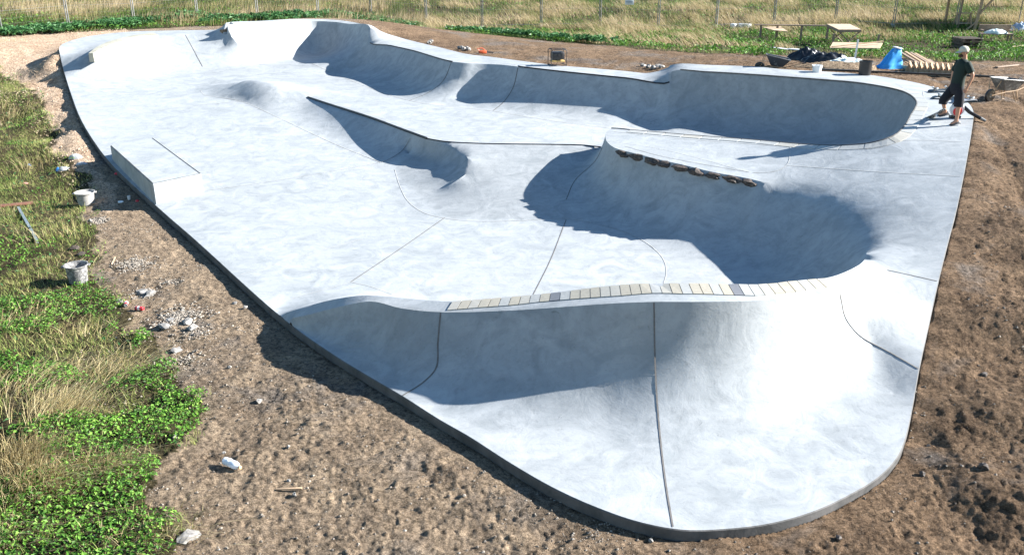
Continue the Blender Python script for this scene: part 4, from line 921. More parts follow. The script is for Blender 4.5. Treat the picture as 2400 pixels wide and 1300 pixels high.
# ---------------------------------------------------------------- wheelbarrows
def wheelbarrow(loc, rz, label, tray, legs=True, rot=None):
    r_ = empty('wheelbarrow', loc, rz, rot=rot, label=label, cat='wheelbarrow'); bm = bmesh.new()
    # tray: x forward (wheel side), tapered
    T_ = [(-.42, -.33, .62), (.46, -.26, .70), (.46, .26, .70), (-.42, .33, .62)]; Bt = [(-.2, -.2, .32), (.24, -.15, .34), (.24, .15, .34), (-.2, .2, .32)]
    t = [bm.verts.new(q) for q in T_]; b_ = [bm.verts.new(q) for q in Bt]
    ti = [bm.verts.new((q[0] * .96, q[1] * .95, q[2] + .004)) for q in T_]; bi = [bm.verts.new((q[0] * .95, q[1] * .94, q[2] + .02)) for q in Bt]
    bm.faces.new(b_[::-1]); bm.faces.new(bi)
    for k in range(4):
        j = (k + 1) % 4; bm.faces.new((b_[k], b_[j], t[j], t[k])); bm.faces.new((ti[k], ti[j], bi[j], bi[k])); bm.faces.new((t[k], t[j], ti[j], ti[k]))
    bmesh.ops.bevel(bm, geom=bm.edges[:], offset=.012, segments=2, affect='EDGES'); mb = MB(); mb.bm.free(); mb.bm = bm; mb.build('tray', tray, r_)
    MB().tube([(*q[:2], q[2] + .004) for q in T_ + [T_[0]]], .014, 6).build('tray_rim', M['galv'], r_)
    fr = flat('barrow_frame', (.40, .27, .16), .5, .2)
    for s_ in (-1, 1):
        MB().tube([(.62, s_ * .06, .2), (.2, s_ * .17, .29), (-.25, s_ * .22, .33), (-.7, s_ * .29, .5), (-.86, s_ * .3, .56)], .018, 6).build('handle_bar', fr, r_)
        MB().tube([(-.86, s_ * .3, .56), (-.99, s_ * .3, .6)], .025, 8).build('grip', M['black'], r_)
        MB().tube([(-.22, s_ * .21, .32), (-.32, s_ * .25, 0), (-.22, s_ * .25, 0), (-.08, s_ * .2, .3)], .015, 6).build('leg', fr, r_)
        MB().tube([(.62, s_ * .06, .2), (.5, s_ * .2, .66)], .012, 6).build('wheel_stay', fr, r_)
    w_ = MB().lathe([(.06, -.035), (.15, -.045), (.19, -.03), (.2, 0), (.19, .03), (.15, .045), (.06, .035)], 20, (.62, 0, .2), (R(90), 0, 0), cap0=False).build('wheel', M['black'], r_)
    MB().lathe([(.0, -.03), (.14, -.02), (.14, .02), (.0, .03)], 16, (.62, 0, .2), (R(90), 0, 0), cap0=False).build('rim', M['galv'], w_)
    return r_
p = ghit(2352, 234); wb1 = wheelbarrow(p + Vector((0, 0, -.02)), R(203), 'dirty steel wheelbarrow standing on the brown soil at the right edge', splat('dirty_steel', (.12, .115, .11), (.3, .29, .27), .5, .6, 8)); wb1.scale = (.84, .84, .84)
p = ghit(1818, 158); wb2 = wheelbarrow(p + Vector((0, 0, -.22)), R(170), 'dark wheelbarrow with pale rim tipped behind the raised deck', splat('dark_barrow', (.03, .04, .055), (.2, .21, .22), .6, .68, 7), rot=(0, R(-6), R(172))); wb2.scale = (.82, .82, .82)
# ---------------------------------------------------------------- heaps and timber behind
def heap(name, u, v, size, h, mat, label, cat, seed, n=34, rz=0):
    p = ghit(u, v); o = MB().cloth((0, 0, 0), size, seed, n, n, h, (0, 0, rz)).build(name, mat, ang=80); o.location = p; return tag(o, label, cat)
bs = newmat('black_sheeting'); bs[2].inputs['Base Color'].default_value = (.01, .011, .013, 1); bs[2].inputs['Roughness'].default_value = .28
heap('plastic_sheeting', 1893, 142, (1.3, .9), .45, bs[0], 'crumpled black plastic sheeting heap, the taller left lump', 'sheeting', 3)
heap('plastic_sheeting', 1937, 148, (1.6, .9), .38, bs[0], 'crumpled black plastic sheeting heap, the wide right lump', 'sheeting', 8)
cl = newmat('clear_sheeting'); cl[2].inputs['Base Color'].default_value = (.55, .62, .60, 1); cl[2].inputs['Roughness'].default_value = .25
heap('plastic_sheeting', 1984, 156, (1.6, .9), .28, cl[0], 'translucent pale plastic sheeting spread beside the black sheeting', 'sheeting', 12)
heap('plastic_sheeting', 2010, 160, (.8, .5), .22, cl[0], 'small pale plastic sheet bundle left of the black bucket', 'sheeting', 14)
dirt = heap('soil_heap', 1960, 160, (2.8, .9), .22, M['soil'], 'low dark soil heap behind the deck and white bucket', 'soil heap', 20)
# blue tarp over a pallet sack
p = ghit(2083, 160); bm = MB(); tarp = empty('tarp_bag', p, .2, label='bright blue tarpaulin wrapped around an upright pallet load', cat='tarpaulin')
n_ = 26; m_ = 16; rows = []
for j in range(m_ + 1):
    row = []
    for i in range(n_):
        a = 2 * math.pi * i / n_; k = j / m_; r0 = .62 * (1 - .62 * k) ; sx = r0 * (1.15 - .3 * k); lean = .30 * k
        c_, s_ = math.cos(a), math.sin(a); sq = (abs(c_) ** 4 + abs(s_) ** 4) ** -.25
        nz = 1 + .3 * noise.noise(Vector((c_ * 2.2, s_ * 2.2, k * 1.6))) + .2 * noise.noise(Vector((c_ * 5 + k * 2, s_ * 5, k * 3.0))) + .1 * noise.noise(Vector((c_ * 11, s_ * 11, k * 6.0)))
        row.append(bm.bm.verts.new((c_ * sx * sq * nz + lean, s_ * r0 * .6 * sq * nz, 1.02 * k + .05 * k * c_ + .04 * noise.noise(Vector((c_ * 3, s_ * 3, 0))))))
    rows.append(row)
for j in range(m_):
    for i in range(n_): bm.bm.faces.new((rows[j][i], rows[j][(i + 1) % n_], rows[j + 1][(i + 1) % n_], rows[j + 1][i]))
bm.bm.faces.new(rows[-1]); tarp.scale = (.62, .62, .6); tb = newmat('blue_tarp'); tb[2].inputs['Base Color'].default_value = (.04, .3, .7, 1); tb[2].inputs['Roughness'].default_value = .35
bm.build('tarp_cover', tb[0], tarp, ang=70); MB().box((.34, 0, 1.05), (.3, .4, .05), (.1, .15, .2), .01).build('sack_top', M['white'], tarp)
# timber
def stick(name, a, b, sec, mat, label, cat, group=None, parent=None):
    m_ = rot_to(b - a); mb = MB(); mb.box((0, 0, 0), ((b - a).length, sec[0], sec[1]), m_); o = mb.build(name, mat, parent, smooth=False); o.location = (a + b) / 2
    return tag(o, label, cat, group) if not parent else o
for i, (u0, v0, u1, v1, z0, z1) in enumerate(((2112,124,2172,160,.5,.15),(2122,122,2186,162,.5,.12),(2134,124,2196,160,.45,.12),(2145,126,2200,158,.4,.15),(2104,134,2176,160,.3,.2),(2108,140,2168,165,.2,.1),(2176,140,2208,162,.25,.1),(2100,150,2160,158,.12,.1))):
    a = P(u0, v0, 2.0 + z0); b = P(u1, v1, 2.05 + z1); a.z = max(a.z, 0)
    stick('timber_batten', a, b, (.09, .05), M['wood'] if i % 2 else M['oldwood'], 'sawn batten in the fanned timber pile right of the blue tarpaulin', 'timber', 'battens in the timber pile')
fa = P(2122, 164, 2.5); fb = P(2262, 172, 2.55); fw = empty('timber_formwork', fa, 0, label='curved timber formwork with upright ribs lying behind the man', cat='formwork')
dv = fb - fa
for s_, nm in ((0, 'side_board'), (.5, 'side_board')):
    mb = MB(); mb.box((dv.x / 2, dv.y / 2 + s_, -.02), (dv.length, .04, .2), (0, 0, math.atan2(dv.y, dv.x))); mb.build(nm, M['wood'], fw, smooth=False)
for k in range(11):
    q = dv * ((k + .5) / 11); mb = MB(); mb.prism([(-.02, -.1), (.5, -.1), (.5, .02), (.3, .16), (.1, .26), (-.02, .26)], -.02, .02, (q.x, q.y, q.z), Matrix.Rotation(math.atan2(dv.y, dv.x), 4, 'Z') @ Matrix.Rotation(R(90), 4, 'Y').to_4x4() @ Matrix.Rotation(R(90), 4, 'Z')); mb.build('rib', M['wood'], fw, smooth=False)
stick('steel_pipe', P(1925, 163.5, 2.66), P(2330, 180, 2.5), (.06, .06), M['black'], 'long dark pipe lying between the deck and the timber', 'pipe')
# plywood sheet, white pole
pa = [P(1946, 112, 2.2), P(1953, 97, 2.0), P(2069, 99, 2.1), P(2066, 108, 2.3)]
pa = [P(1945, 112, 2.15), P(1952, 99, 2.15), P(2069, 101, 2.3), P(2062, 113, 2.3)]
bm = bmesh.new(); vs = [bm.verts.new(q) for q in pa]; f_ = bm.faces.new(vs); r = bmesh.ops.extrude_face_region(bm, geom=[f_]); bmesh.ops.translate(bm, verts=[g for g in r['geom'] if isinstance(g, bmesh.types.BMVert)], vec=(0, 0, -.03)); bmesh.ops.recalc_face_normals(bm, faces=bm.faces[:]); me = bpy.data.meshes.new('plywood_sheet'); bm.to_mesh(me); bm.free(); me.materials.append(M['ply']); tag(link('plywood_sheet', me), 'large plywood sheet propped level above the sheeting', 'plywood')
stick('timber_batten', P(1950, 110, 2.24), P(2070, 97, 2.4), (.08, .03), M['wood'], 'long batten lying across the plywood sheet', 'timber')
for u, v in ((1950, 116), (2055, 118)):
    q = ghit(u, v); stick('support_block', q, Vector((q.x, q.y, 2.12)), (.08, .08), M['oldwood'], 'short timber block under the %s end of the plywood sheet' % ('left' if u < 2000 else 'right'), 'block')
q = ghit(2002, 147); stick('pole', q, q + Vector((.03, 0, .75)), (.05, .05), M['white'], 'white pole standing upright in the pale sheeting', 'pole')
beam('white_board', 1808, 114, 1848, 119, (.25, .03), M['white'], 'pale weathered board lying in the grass behind the tipped wheelbarrow', 'board', .05)
beam('white_board', 1850, 118, 1890, 122, (.3, .04), M['white'], 'white framed panel lying right of the weathered board', 'board', .06)
beam('white_board', 1713, 66, 1724, 66.5, (.3, .25), M['white'], 'short white block in the field left of the long rail', 'board', .12)
beam('white_board', 1730, 65, 1758, 66.5, (.3, .22), M['white'], 'long white board beside the short white block', 'board', .12)
# long rail on posts
ra = PD(1768, 58.5, 45); rb = PD(1972, 61, 44.5)
rl = empty('trestle_rail', ra, 0, label='long low timber rail carried on short posts in the field', cat='rail'); dv = rb - ra
MB().box((dv.x / 2, dv.y / 2, dv.z / 2), (dv.length, .16, .05), rot_to(dv)).build('rail', M['oldwood'], rl, smooth=False)
for t in (.08, .27, .55, .85):
    q = dv * t; gq_ = float(gz(ra.x + q.x, ra.y + q.y)[0]) - ra.z; MB().box((q.x, q.y, (q.z + gq_) / 2 - .03), (.09, .09, max(.1, q.z - gq_)), None).build('post', M['oldwood'], rl, smooth=False)
pq = [PD(1788, 64, 45.3), PD(1830, 62.5, 45.3), PD(1846, 73.5, 43.9), PD(1815, 71, 43.9)]
def slab(name, pts, t, mat, label=None, cat=None, parent=None):
    bm = bmesh.new(); f_ = bm.faces.new([bm.verts.new(q) for q in pts]); r = bmesh.ops.extrude_face_region(bm, geom=[f_]); bmesh.ops.translate(bm, verts=[g for g in r['geom'] if isinstance(g, bmesh.types.BMVert)], vec=(0, 0, -t)); bmesh.ops.recalc_face_normals(bm, faces=bm.faces[:]); me = bpy.data.meshes.new(name); bm.to_mesh(me); bm.free(); me.materials.append(mat); o = link(name, me, parent); return tag(o, label, cat)
slab('plywood_sheet', pq, .03, M['ply'], 'small plywood sheet leaning under the long rail', 'plywood')
# tilted table
tc_ = PD(1985, 75, 42.5); tb_ = empty('work_table', Vector((tc_.x, tc_.y, float(gz(tc_.x, tc_.y)[0]))), 0, label='timber table with a tilted pale top and crossed legs', cat='table')
o0 = tb_.location; tp4 = [PD(1938, 56.5, 43.6) - o0, PD(1992, 56.5, 43.6) - o0, PD(2018, 69.5, 41.9) - o0, PD(1966, 69.5, 41.9) - o0]
slab('table_top', tp4, .04, M['ply'], parent=tb_)
mb = MB()
for k in range(4):
    a = tp4[k]; b = tp4[(k + 1) % 4]; mb.box((a + b) / 2 + Vector((0, 0, -.07)), ((b - a).length, .05, .1), rot_to(b - a))
mb.build('apron', M['oldwood'], tb_, smooth=False)
for k in range(4): MB().tube([tp4[k] * .94 + Vector((0, 0, -.05)), Vector((tp4[(k + (1 if k % 2 == 0 else -1)) % 4].x * .7 * (-1 if 0 else 1), tp4[k].y, -.02))], .03, 6).build('leg', M['oldwood'], tb_)
# ---------------------------------------------------------------- shelter, sawhorse, bench at the right
sh = ghit(2283, 72); sz = sh.z
shl = empty('site_shelter', sh, 0, label='open timber shelter roofed with a dark sagging tarpaulin', cat='shelter')
def pl(name, a, b, r, mat=None): return MB().box((Vector(a) + Vector(b)) / 2, ((Vector(b) - Vector(a)).length, r, r), rot_to(Vector(b) - Vector(a))).build(name, mat or M['wood'], shl, smooth=False)
pl('post', (0, 0, -.1), (.22, 0, 2.35), .12); pl('post', (5.2, .4, -.1), (5.2, .4, 2.35), .12); pl('post', (.3, 4.2, -.1), (.3, 4.2, 2.2), .12); pl('post', (5.2, 4.4, -.1), (5.2, 4.4, 2.2), .12); pl('post', (-.5, .9, -.1), (-.45, .9, 2.2), .07, M['oldwood'])
pl('brace', (.12, -.07, .9), (1.0, -.02, 2.0), .09); pl('brace', (-.45, 0, .02), (.1, -.02, .5), .07); pl('beam', (-.3, 0, 2.1), (5.4, .4, 2.15), .1); pl('beam', (-.3, 4.2, 2.1), (5.4, 4.4, 2.15), .1)
mb = MB(); g = []
for j in range(15):
    for i in range(23):
        a = i / 22; b = j / 14; g.append(mb.bm.verts.new((-.75 + 6.4 * a, -.35 + 5 * b, 2.22 - .16 * math.sin(a * 9.4) ** 2 * (1 - .5 * b) + .05 * noise.noise(Vector((a * 6, b * 6, 1))) - (.1 if j == 0 else 0))))
for j in range(14):
    for i in range(22): k = j * 23 + i; mb.bm.faces.new((g[k], g[k + 1], g[k + 24], g[k + 23]))
r = bmesh.ops.extrude_face_region(mb.bm, geom=mb.bm.faces[:]); bmesh.ops.translate(mb.bm, verts=[x for x in r['geom'] if isinstance(x, bmesh.types.BMVert)], vec=(0, 0, .02))
mb.build('tarp_roof', bs[0], shl)
q = ghit(2254, 66); sw = empty('sawhorse', q, 0, label='pale timber sawhorse in the field left of the shelter', cat='sawhorse')
MB().box((0, 0, .8), (.95, .09, .07), (0, 0, .05)).build('top_rail', M['ply'], sw, smooth=False)
for x_, y_ in ((-.38, -.28), (-.38, .28), (.38, -.28), (.38, .28)): MB().box((x_ * 1.03, y_ / 2, .39), (.82, .07, .04), rot_to(Vector((x_ * .1, y_, -.78)))).build('leg', M['wood'], sw, smooth=False)
MB().box((.05, 0, .25), (.7, .3, .03)).build('shelf', M['ply'], sw, smooth=False)
q = ghit(2330, 98); bn = empty('site_bench', q, -.12, label='grey wooden bench heaped with sheeting under the shelter', cat='bench')
MB().box((0, 0, .38), (1.5, .5, .05)).build('seat', M['oldwood'], bn, smooth=False); MB().box((0, .27, .62), (1.5, .04, .35), (.2, 0, 0)).build('backrest', M['oldwood'], bn, smooth=False)
for x_ in (-.68, .68):
    for y_ in (-.2, .2): MB().box((x_, y_, .2), (.07, .07, .42)).build('leg', M['oldwood'], bn, smooth=False)
    MB().box((x_, 0, .55), (.07, .5, .05)).build('armrest', M['oldwood'], bn, smooth=False)
o = MB().cloth((0, 0, 0), (1.2, .45), 31, 24, 16, .22).build('plastic_sheeting', cl[0], ang=80); o.location = q + Vector((0, 0, .41)); tag(o, 'pale plastic sheeting heaped on the grey bench', 'sheeting')
q = ghit(2263, 112)
for k in range(3):
    cr = empty('pallet', q + Vector((.02 * k, .03 * k, .02 + .15 * k)), .05 * k, label='dark wooden pallet in the shaded stack before the shelter, %s' % ('bottom one', 'middle one', 'top one')[k], cat='pallet', group='pallets stacked before the shelter')
    for j in range(5): MB().box((0, -.4 + j * .2, .12), (1.0, .1, .022)).build('deck_board', flat('dark_wood', (.10, .075, .055), .85) if (k == 0 and j == 0) else bpy.data.materials['dark_wood'], cr, smooth=False)
    for j in (-.44, 0, .44): MB().box((j, 0, .05), (.1, .9, .1)).build('bearer', bpy.data.materials['dark_wood'], cr, smooth=False)
heap('plastic_sheeting', 2396, 75, (1.6, 1.2), .5, flat('bluish_sheet', (.32, .4, .5), .5), 'bluish plastic sheeting at the right edge under the shelter', 'sheeting', 41)
beam('timber_batten', 2370, 112, 2440, 104, (.1, .04), M['ply'], 'pale batten on the grass at the right edge below the shelter', 'timber', .04)
beam('plank', 2335, 160, 2385, 155, (.1, .03), M['oldwood'], 'thin plank on the soil above the right wheelbarrow', 'plank', .03)
# ---------------------------------------------------------------- the man, skateboards and blower
def skin(name, verts, edges, radii, mat, parent=None, sub=2, root=0):
    me = bpy.data.meshes.new(name); me.from_pydata([tuple(v) for v in verts], edges, []); o = bpy.data.objects.new(name, me); COL.objects.link(o)
    sm = o.modifiers.new('skin', 'SKIN'); sm.use_smooth_shade = True; sm.branch_smoothing = .6
    for i, r in enumerate(radii):
        d = me.skin_vertices[0].data[i]; d.radius = r if isinstance(r, tuple) else (r, r); d.use_root = (i == root)
    ss = o.modifiers.new('sub', 'SUBSURF'); ss.levels = sub
    dg = bpy.context.evaluated_depsgraph_get(); nm = bpy.data.meshes.new_from_object(o.evaluated_get(dg)); bpy.data.objects.remove(o); nm.name = name; nm.materials.clear(); nm.materials.append(mat)
    nm.polygons.foreach_set('use_smooth', [True] * len(nm.polygons)); return link(name, nm, parent)
base = phit(2234, 290); print('person base', base, 'px/m', 2110 / (base.y * CP - (base.z - CZ) * SP))
man = empty('person', base, 0, rot=(0, R(-9), 0), label='man in pale cap, green t-shirt and navy shorts, one foot on a skateboard', cat='person')
SC = 1.0
skinm, nt_, b_ = newmat('skin'); b_.inputs['Base Color'].default_value = (.42, .22, .14, 1); b_.inputs['Roughness'].default_value = .5
# coordinates in metres: x right, y away, z up; he faces left
J = dict(pel=(.07,0,.84), spi=(.10,0,1.03), che=(.17,0,1.27), nec=(.225,0,1.45), nc2=(.222,0,1.52), hd=(.20,0,1.61), ht=(.205,0,1.70),
  shn=(.215,-.17,1.37), eln=(.31,-.235,1.10), wrn=(.20,-.24,.87), hnn=(.165,-.235,.80),
  shf=(.185,.17,1.37), elf=(.09,.25,1.11), wrf=(.03,.20,.90), hnf=(.02,.16,.83),
  hpn=(.08,-.095,.80), knn=(.06,-.12,.44), ann=(.02,-.12,.085), hen=(.05,-.12,.05), ton=(-.13,-.14,.035),
  hpf=(.06,.095,.80), knf=(-.19,.12,.56), anf=(-.13,.11,.27), hef=(-.1,.11,.24), tof=(-.29,.10,.225))
K_ = list(J); V_ = [Vector(J[k]) for k in K_]; ix = {k: i for i, k in enumerate(K_)}
E_ = [('pel','spi'),('spi','che'),('che','nec'),('nec','nc2'),('nc2','hd'),('hd','ht'),('che','shn'),('shn','eln'),('eln','wrn'),('wrn','hnn'),('che','shf'),('shf','elf'),('elf','wrf'),('wrf','hnf'),
  ('pel','hpn'),('hpn','knn'),('knn','ann'),('ann','hen'),('ann','ton'),('pel','hpf'),('hpf','knf'),('knf','anf'),('anf','hef'),('anf','tof')]
rd = dict(pel=(.13,.11), spi=(.125,.1), che=(.13,.11), nec=.06, nc2=.052, hd=(.088,.075), ht=(.06,.055), shn=.06, eln=.043, wrn=.028, hnn=(.036,.02), shf=.06, elf=.043, wrf=.028, hnf=(.036,.02),
  hpn=.09, knn=.062, ann=.038, hen=.035, ton=.03, hpf=.09, knf=.062, anf=.038, hef=.035, tof=.03)
body = skin('body', V_, [(ix[a], ix[b]) for a, b in E_], [rd[k] for k in K_], skinm, man)
# face: nose, ears, jaw and beard; fingers
fm = MB(); fm.rock((.105, 0, 1.585), (.045, .03, .05), 1, 2, None, .05); fm.rock((.2, -.082, 1.59), (.035, .02, .06), 2, 2, None, .05); fm.rock((.2, .082, 1.59), (.035, .02, .06), 2, 2, None, .05); fm.build('face_features', skinm, man)
MB().rock((.135, 0, 1.53), (.1, .11, .075), 4, 2, None, .08).build('beard', flat('brown_hair', (.07, .035, .02), .8), man)
MB().rock((.235, 0, 1.6), (.13, .165, .13), 5, 2, None, .05).build('hair', bpy.data.materials['brown_hair'], man)
em = MB(); em.rock((.119, -.035, 1.615), (.015, .025, .014), 1, 1); em.rock((.119, .035, 1.615), (.015, .025, .014), 1, 1); em.build('eyes', M['black'], man)
for sgn, kk in ((-1, 'hnn'), (1, 'hnf')):
    h0 = Vector(J[kk])
    for f_i in range(4):
        dx = -.03 + f_i * .018; ln = (.062, .07, .066, .052)[f_i]
        MB().tube([h0 + Vector((dx, 0, -.005)), h0 + Vector((dx - .006, sgn * -.008, -.01 - ln * .55)), h0 + Vector((dx - .004, sgn * -.028, -.01 - ln))], [.0095, .009, .007], 6).build('finger', skinm, man)
    MB().tube([h0 + Vector((-.03, 0, .03)), h0 + Vector((-.055, sgn * -.005, 0)), h0 + Vector((-.056, sgn * -.02, -.035))], [.011, .01, .008], 6).build('thumb', skinm, man)
# cap
cp_ = MB(); cp_.lathe([(.103, 0), (.106, .03), (.098, .068), (.07, .1), (.03, .116), (.002, .118)], 20, (.205, 0, 1.625), (0, .12, 0), cap0=False)
bm = cp_.bm; br = []
for a in np.linspace(-1.0, 1.0, 9): br.append((-.1 * math.cos(a) , .1 * math.sin(a))) 
ot_ = [(-.1 - .085 * math.cos(a * 1.4), .085 * math.sin(a * 1.3)) for a in np.linspace(-1.0, 1.0, 9)]
lo_ = [bm.verts.new((.205 + x, y, 1.638)) for x, y in br]; hi_ = [bm.verts.new((.205 + x, y, 1.622)) for x, y in ot_]
lo2 = [bm.verts.new((.205 + x, y, 1.632)) for x, y in br]; hi2 = [bm.verts.new((.205 + x, y, 1.616)) for x, y in ot_]
for k in range(8): bm.faces.new((lo_[k], lo_[k + 1], hi_[k + 1], hi_[k])); bm.faces.new((lo2[k], hi2[k], hi2[k + 1], lo2[k + 1])); bm.faces.new((hi_[k], hi_[k + 1], hi2[k + 1], hi2[k]))
cp_.build('cap', flat('cap_cloth', (.5, .47, .38), .85, var=.08), man)
# t-shirt and shorts
gsh = flat('green_jersey', (.004, .016, .011), .85, var=.2)
def eloft(mb, pts, rad, n=18, cap=(True, True)):
    """rings of ellipses along a path; rad = (half depth, half width)"""
    pts = [Vector(p) for p in pts]; rows = []
    for i, p in enumerate(pts):
        d = (pts[min(i + 1, len(pts) - 1)] - pts[max(i - 1, 0)]).normalized(); w = Vector((0, 1, 0)) - d * d.y; w.normalize(); dpt = w.cross(d)
        rows.append([mb.bm.verts.new(p + dpt * rad[i][0] * math.cos(t) + w * rad[i][1] * math.sin(t)) for t in [2 * math.pi * k / n for k in range(n)]])
    for i in range(len(rows) - 1):
        for k in range(n): mb.bm.faces.new((rows[i][k], rows[i][(k + 1) % n], rows[i + 1][(k + 1) % n], rows[i + 1][k]))
    if cap[0]: mb.bm.faces.new(rows[0][::-1])
    if cap[1]: mb.bm.faces.new(rows[-1])
def finish(mb, name, mat):
    for v in mb.bm.verts:
        q = v.co * 9; v.co += Vector((noise.noise(q), noise.noise(q + Vector((9, 0, 0))), noise.noise(q + Vector((0, 9, 0))))) * .009
    return mb.build(name, mat, man, ang=60)
mb = MB(); eloft(mb, [(.07,0,.87), (.08,0,.93), (.10,0,1.03), (.13,0,1.14), (.165,0,1.25), (.19,0,1.34), (.205,0,1.405), (.218,0,1.45)], [(.135,.19), (.135,.185), (.128,.175), (.13,.185), (.135,.2), (.125,.21), (.1,.165), (.062,.075)])
for s_, sh_, el_ in ((-1, (.21, -.15, 1.37), (.275, -.225, 1.16)), (1, (.18, .15, 1.37), (.12, .235, 1.17))):
    a0 = Vector(sh_); a1 = Vector(el_); mb.tube([a0 + (a0 - a1) * .12, a0, a0.lerp(a1, .5), a1], [.06, .088, .085, .082], 14)
finish(mb, 't_shirt', gsh)
nv = flat('navy_shorts', (.004, .005, .011), .85, var=.2)
mb = MB(); eloft(mb, [(.075,0,.95), (.07,0,.86), (.065,0,.78), (.06,0,.70)], [(.13,.18), (.14,.19), (.145,.19), (.12,.16)])
eloft(mb, [(.07,-.09,.84), (.08,-.105,.72), (.072,-.115,.58), (.058,-.12,.42)], [(.11,.1), (.112,.1), (.108,.098), (.1,.092)])
eloft(mb, [(.05,.09,.84), (-.01,.105,.74), (-.1,.115,.64), (-.18,.12,.55), (-.19,.12,.47)], [(.11,.1), (.112,.1), (.108,.098), (.1,.095), (.095,.09)])
finish(mb, 'shorts', nv)
for a_, t_ in (('ann', 'ton'), ('anf', 'tof')):
    A0, T0 = Vector(J[a_]), Vector(J[t_]); dz = T0.z - .035
    s_ = MB(); prof = [(A0.x + .075, .045, .03, .075), (A0.x + .03, .05, .045, .1), (A0.x - .05, .05, .045, .075), (T0.x + .06, .055, .05, .06), (T0.x - .005, .045, .04, .045), (T0.x - .03, .02, .02, .035)]
    rows = []
    for (x, w0, w1, h) in prof:
        yc = A0.y + (T0.y - A0.y) * (A0.x - x) / .15; rows.append([s_.bm.verts.new((x, yc + y, dz + z)) for y, z in ((-w0, 0), (-w0, .025), (-w1 * .8, h * .7), (0, h), (w1 * .8, h * .7), (w0, .025), (w0, 0))])
    for i in range(len(rows) - 1):
        for k in range(7): s_.bm.faces.new((rows[i][k], rows[i][(k + 1) % 7], rows[i + 1][(k + 1) % 7], rows[i + 1][k]))
    s_.bm.faces.new(rows[0]); s_.bm.faces.new(rows[-1]); so = s_.build('shoe', M['black'], man, ang=50)
    yc = (A0.y + T0.y) / 2; MB().box(((A0.x + T0.x) / 2, yc, dz + .008), (.26, .095, .016), None, .006).build('sole', M['white'], so)
# skateboards
def skateboard(loc, rot, label, deckm, name='skateboard'):
    r_ = empty(name, loc, 0, rot=rot, label=label, cat='skateboard'); mb = MB(); n = 14; L0 = []; 
    for i in range(n + 1):
        x = -.4 + .8 * i / n; k = max(0, abs(x) - .28) / .12; wd = .1 * math.sqrt(max(.02, 1 - k ** 2.6)); z = .11 + .05 * k ** 1.5
        L0.append([mb.bm.verts.new((x, y, z + t)) for y, t in ((-wd, .004), (wd, .004), (wd, -.008), (-wd, -.008))])
    for i in range(n):
        for k in range(4): mb.bm.faces.new((L0[i][k], L0[i][(k + 1) % 4], L0[i + 1][(k + 1) % 4], L0[i + 1][k]))
    mb.bm.faces.new(L0[0]); mb.bm.faces.new(L0[-1]); mb.build('deck', deckm, r_)
    for x in (-.2, .2):
        MB().tube([(x, -.07, .055), (x, .07, .055)], .012, 6).box((x, 0, .08), (.06, .05, .04)).build('truck', M['galv'], r_)
        for y in (-.085, .085): MB().lathe([(.006, -.017), (.026, -.017), (.028, 0), (.026, .017), (.006, .017)], 12, (x, y, .028 + .02), (R(90), 0, 0), cap1=True).build('wheel', M['white'], r_)
    return r_
stripe, nt_, b_ = newmat('striped_deck'); n_ = N(nt_); sx = nt_.nodes.new('ShaderNodeSeparateXYZ'); n_.link(n_.tc.outputs['Object'], sx.inputs[0])
wv = n_.math('FRACT', n_.math('MULTIPLY', sx.outputs[1], 22.0)); n_.link(n_.ramp(wv, (.45, (.05, .05, .055)), (.5, (.45, .46, .46))), b_.inputs['Base Color'])
# the board under his front foot is tipped: front wheels up on its tail, deck facing the viewer's side
bp = phit(2212, 290)
skateboard(base + Vector((-.24, .36, .03)), (0, R(-24), R(-88)), 'striped skateboard tipped up under the man\'s front foot', stripe)
q = phit(2205, 216); skateboard(q + Vector((0, 0, .17)), (R(180), 0, R(15)), 'black skateboard lying upside down on the deck behind the man', M['black'])
q = phit(2262, 240) or phit(2255, 240); skateboard(q + Vector((-.03, 0, .17)), (R(180), 0, R(20)), 'grey skateboard lying wheels up behind the man\'s legs', flat('grey_deck', (.25, .27, .3), .5))
q = phit(2241, 237); skateboard(q + Vector((-.12, .25, .17)), (R(180), 0, R(-10)), 'dark skateboard lying wheels up just left of the grey one', M['black'])
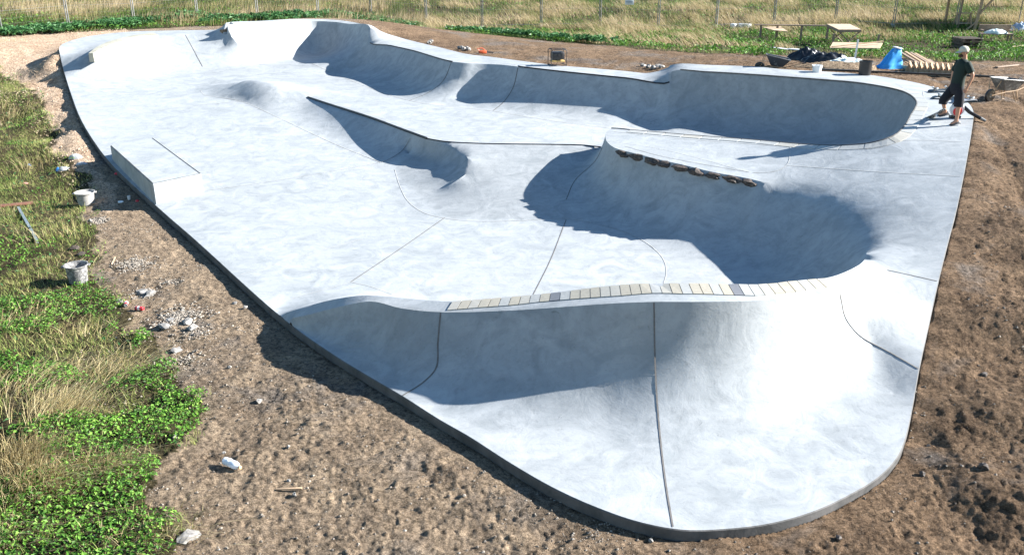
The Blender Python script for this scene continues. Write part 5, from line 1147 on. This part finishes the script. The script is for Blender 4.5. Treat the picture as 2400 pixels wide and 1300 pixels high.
# leaf blower
q = phit(2243, 279) or base; bl = empty('leaf_blower', q + Vector((.02, .12, 0)), 0, label='white and red leaf blower with a long black tube pointing over the soil', cat='leaf blower')
wm = flat('blower_white', (.62, .63, .63), .35, var=.08)
MB().lathe([(.03, -.09), (.13, -.085), (.16, -.04), (.165, .03), (.13, .085), (.03, .09)], 22, (0, 0, .2), (R(90), 0, 0), cap1=True).build('fan_housing', wm, bl)
MB().lathe([(.02, -.02), (.1, -.015), (.105, .01), (.02, .02)], 18, (-.03, -.1, .17), (R(90), 0, 0), cap1=True).build('red_cover', red, bl)
MB().tube([(-.12, 0, .3), (-.08, 0, .42), (.06, 0, .45), (.15, 0, .36)], .017, 8).build('handle', M['black'], bl)
MB().box((-.02, 0, .03), (.24, .16, .06), None, .02).build('foot', M['black'], bl)
te = P(2310, 284, base.z + .02) - bl.location
MB().tube([(.1, 0, .24), (.16, -.02, .25), Vector((.1, 0, .24)).lerp(te, .35) + Vector((0, 0, .0))], .045, 12).build('tube', M['black'], bl)
MB().tube([Vector((.1, 0, .24)).lerp(te, .34), Vector((.1, 0, .24)).lerp(te, .8)], .04, 12).build('tube', M['steel'], bl)
MB().tube([Vector((.1, 0, .24)).lerp(te, .8), te], .038, 12, r1=.03).build('nozzle', M['galv'], bl)
# ---------------------------------------------------------------- light
w = bpy.data.worlds.new('World'); S.world = w; w.use_nodes = True; nt = w.node_tree; bg = nt.nodes['Background']
EL, TH = R(27), R(-3.5)
sky = nt.nodes.new('ShaderNodeTexSky'); sky.sky_type = 'NISHITA'; sky.sun_disc = False; sky.sun_elevation = EL; sky.sun_rotation = R(90) + TH
sky.ozone_density = 2.5; sky.dust_density = .3; sky.air_density = 1.2
hs = nt.nodes.new('ShaderNodeHueSaturation'); hs.inputs['Saturation'].default_value = 1.15; nt.links.new(sky.outputs[0], hs.inputs['Color']); nt.links.new(hs.outputs[0], bg.inputs[0]); bg.inputs[1].default_value = .06
l = bpy.data.lights.new('sun', 'SUN'); l.energy = 5; l.angle = R(.5); l.color = (1, .97, .93); lo = bpy.data.objects.new('sun', l); COL.objects.link(lo)
SD = Vector((math.cos(EL) * math.cos(TH), -math.cos(EL) * math.sin(TH), math.sin(EL))); lo.rotation_euler = SD.to_track_quat('Z', 'Y').to_euler()
S.view_settings.view_transform = 'Standard'; S.view_settings.look = 'None'; S.view_settings.gamma = 1; S.view_settings.exposure = 1.82
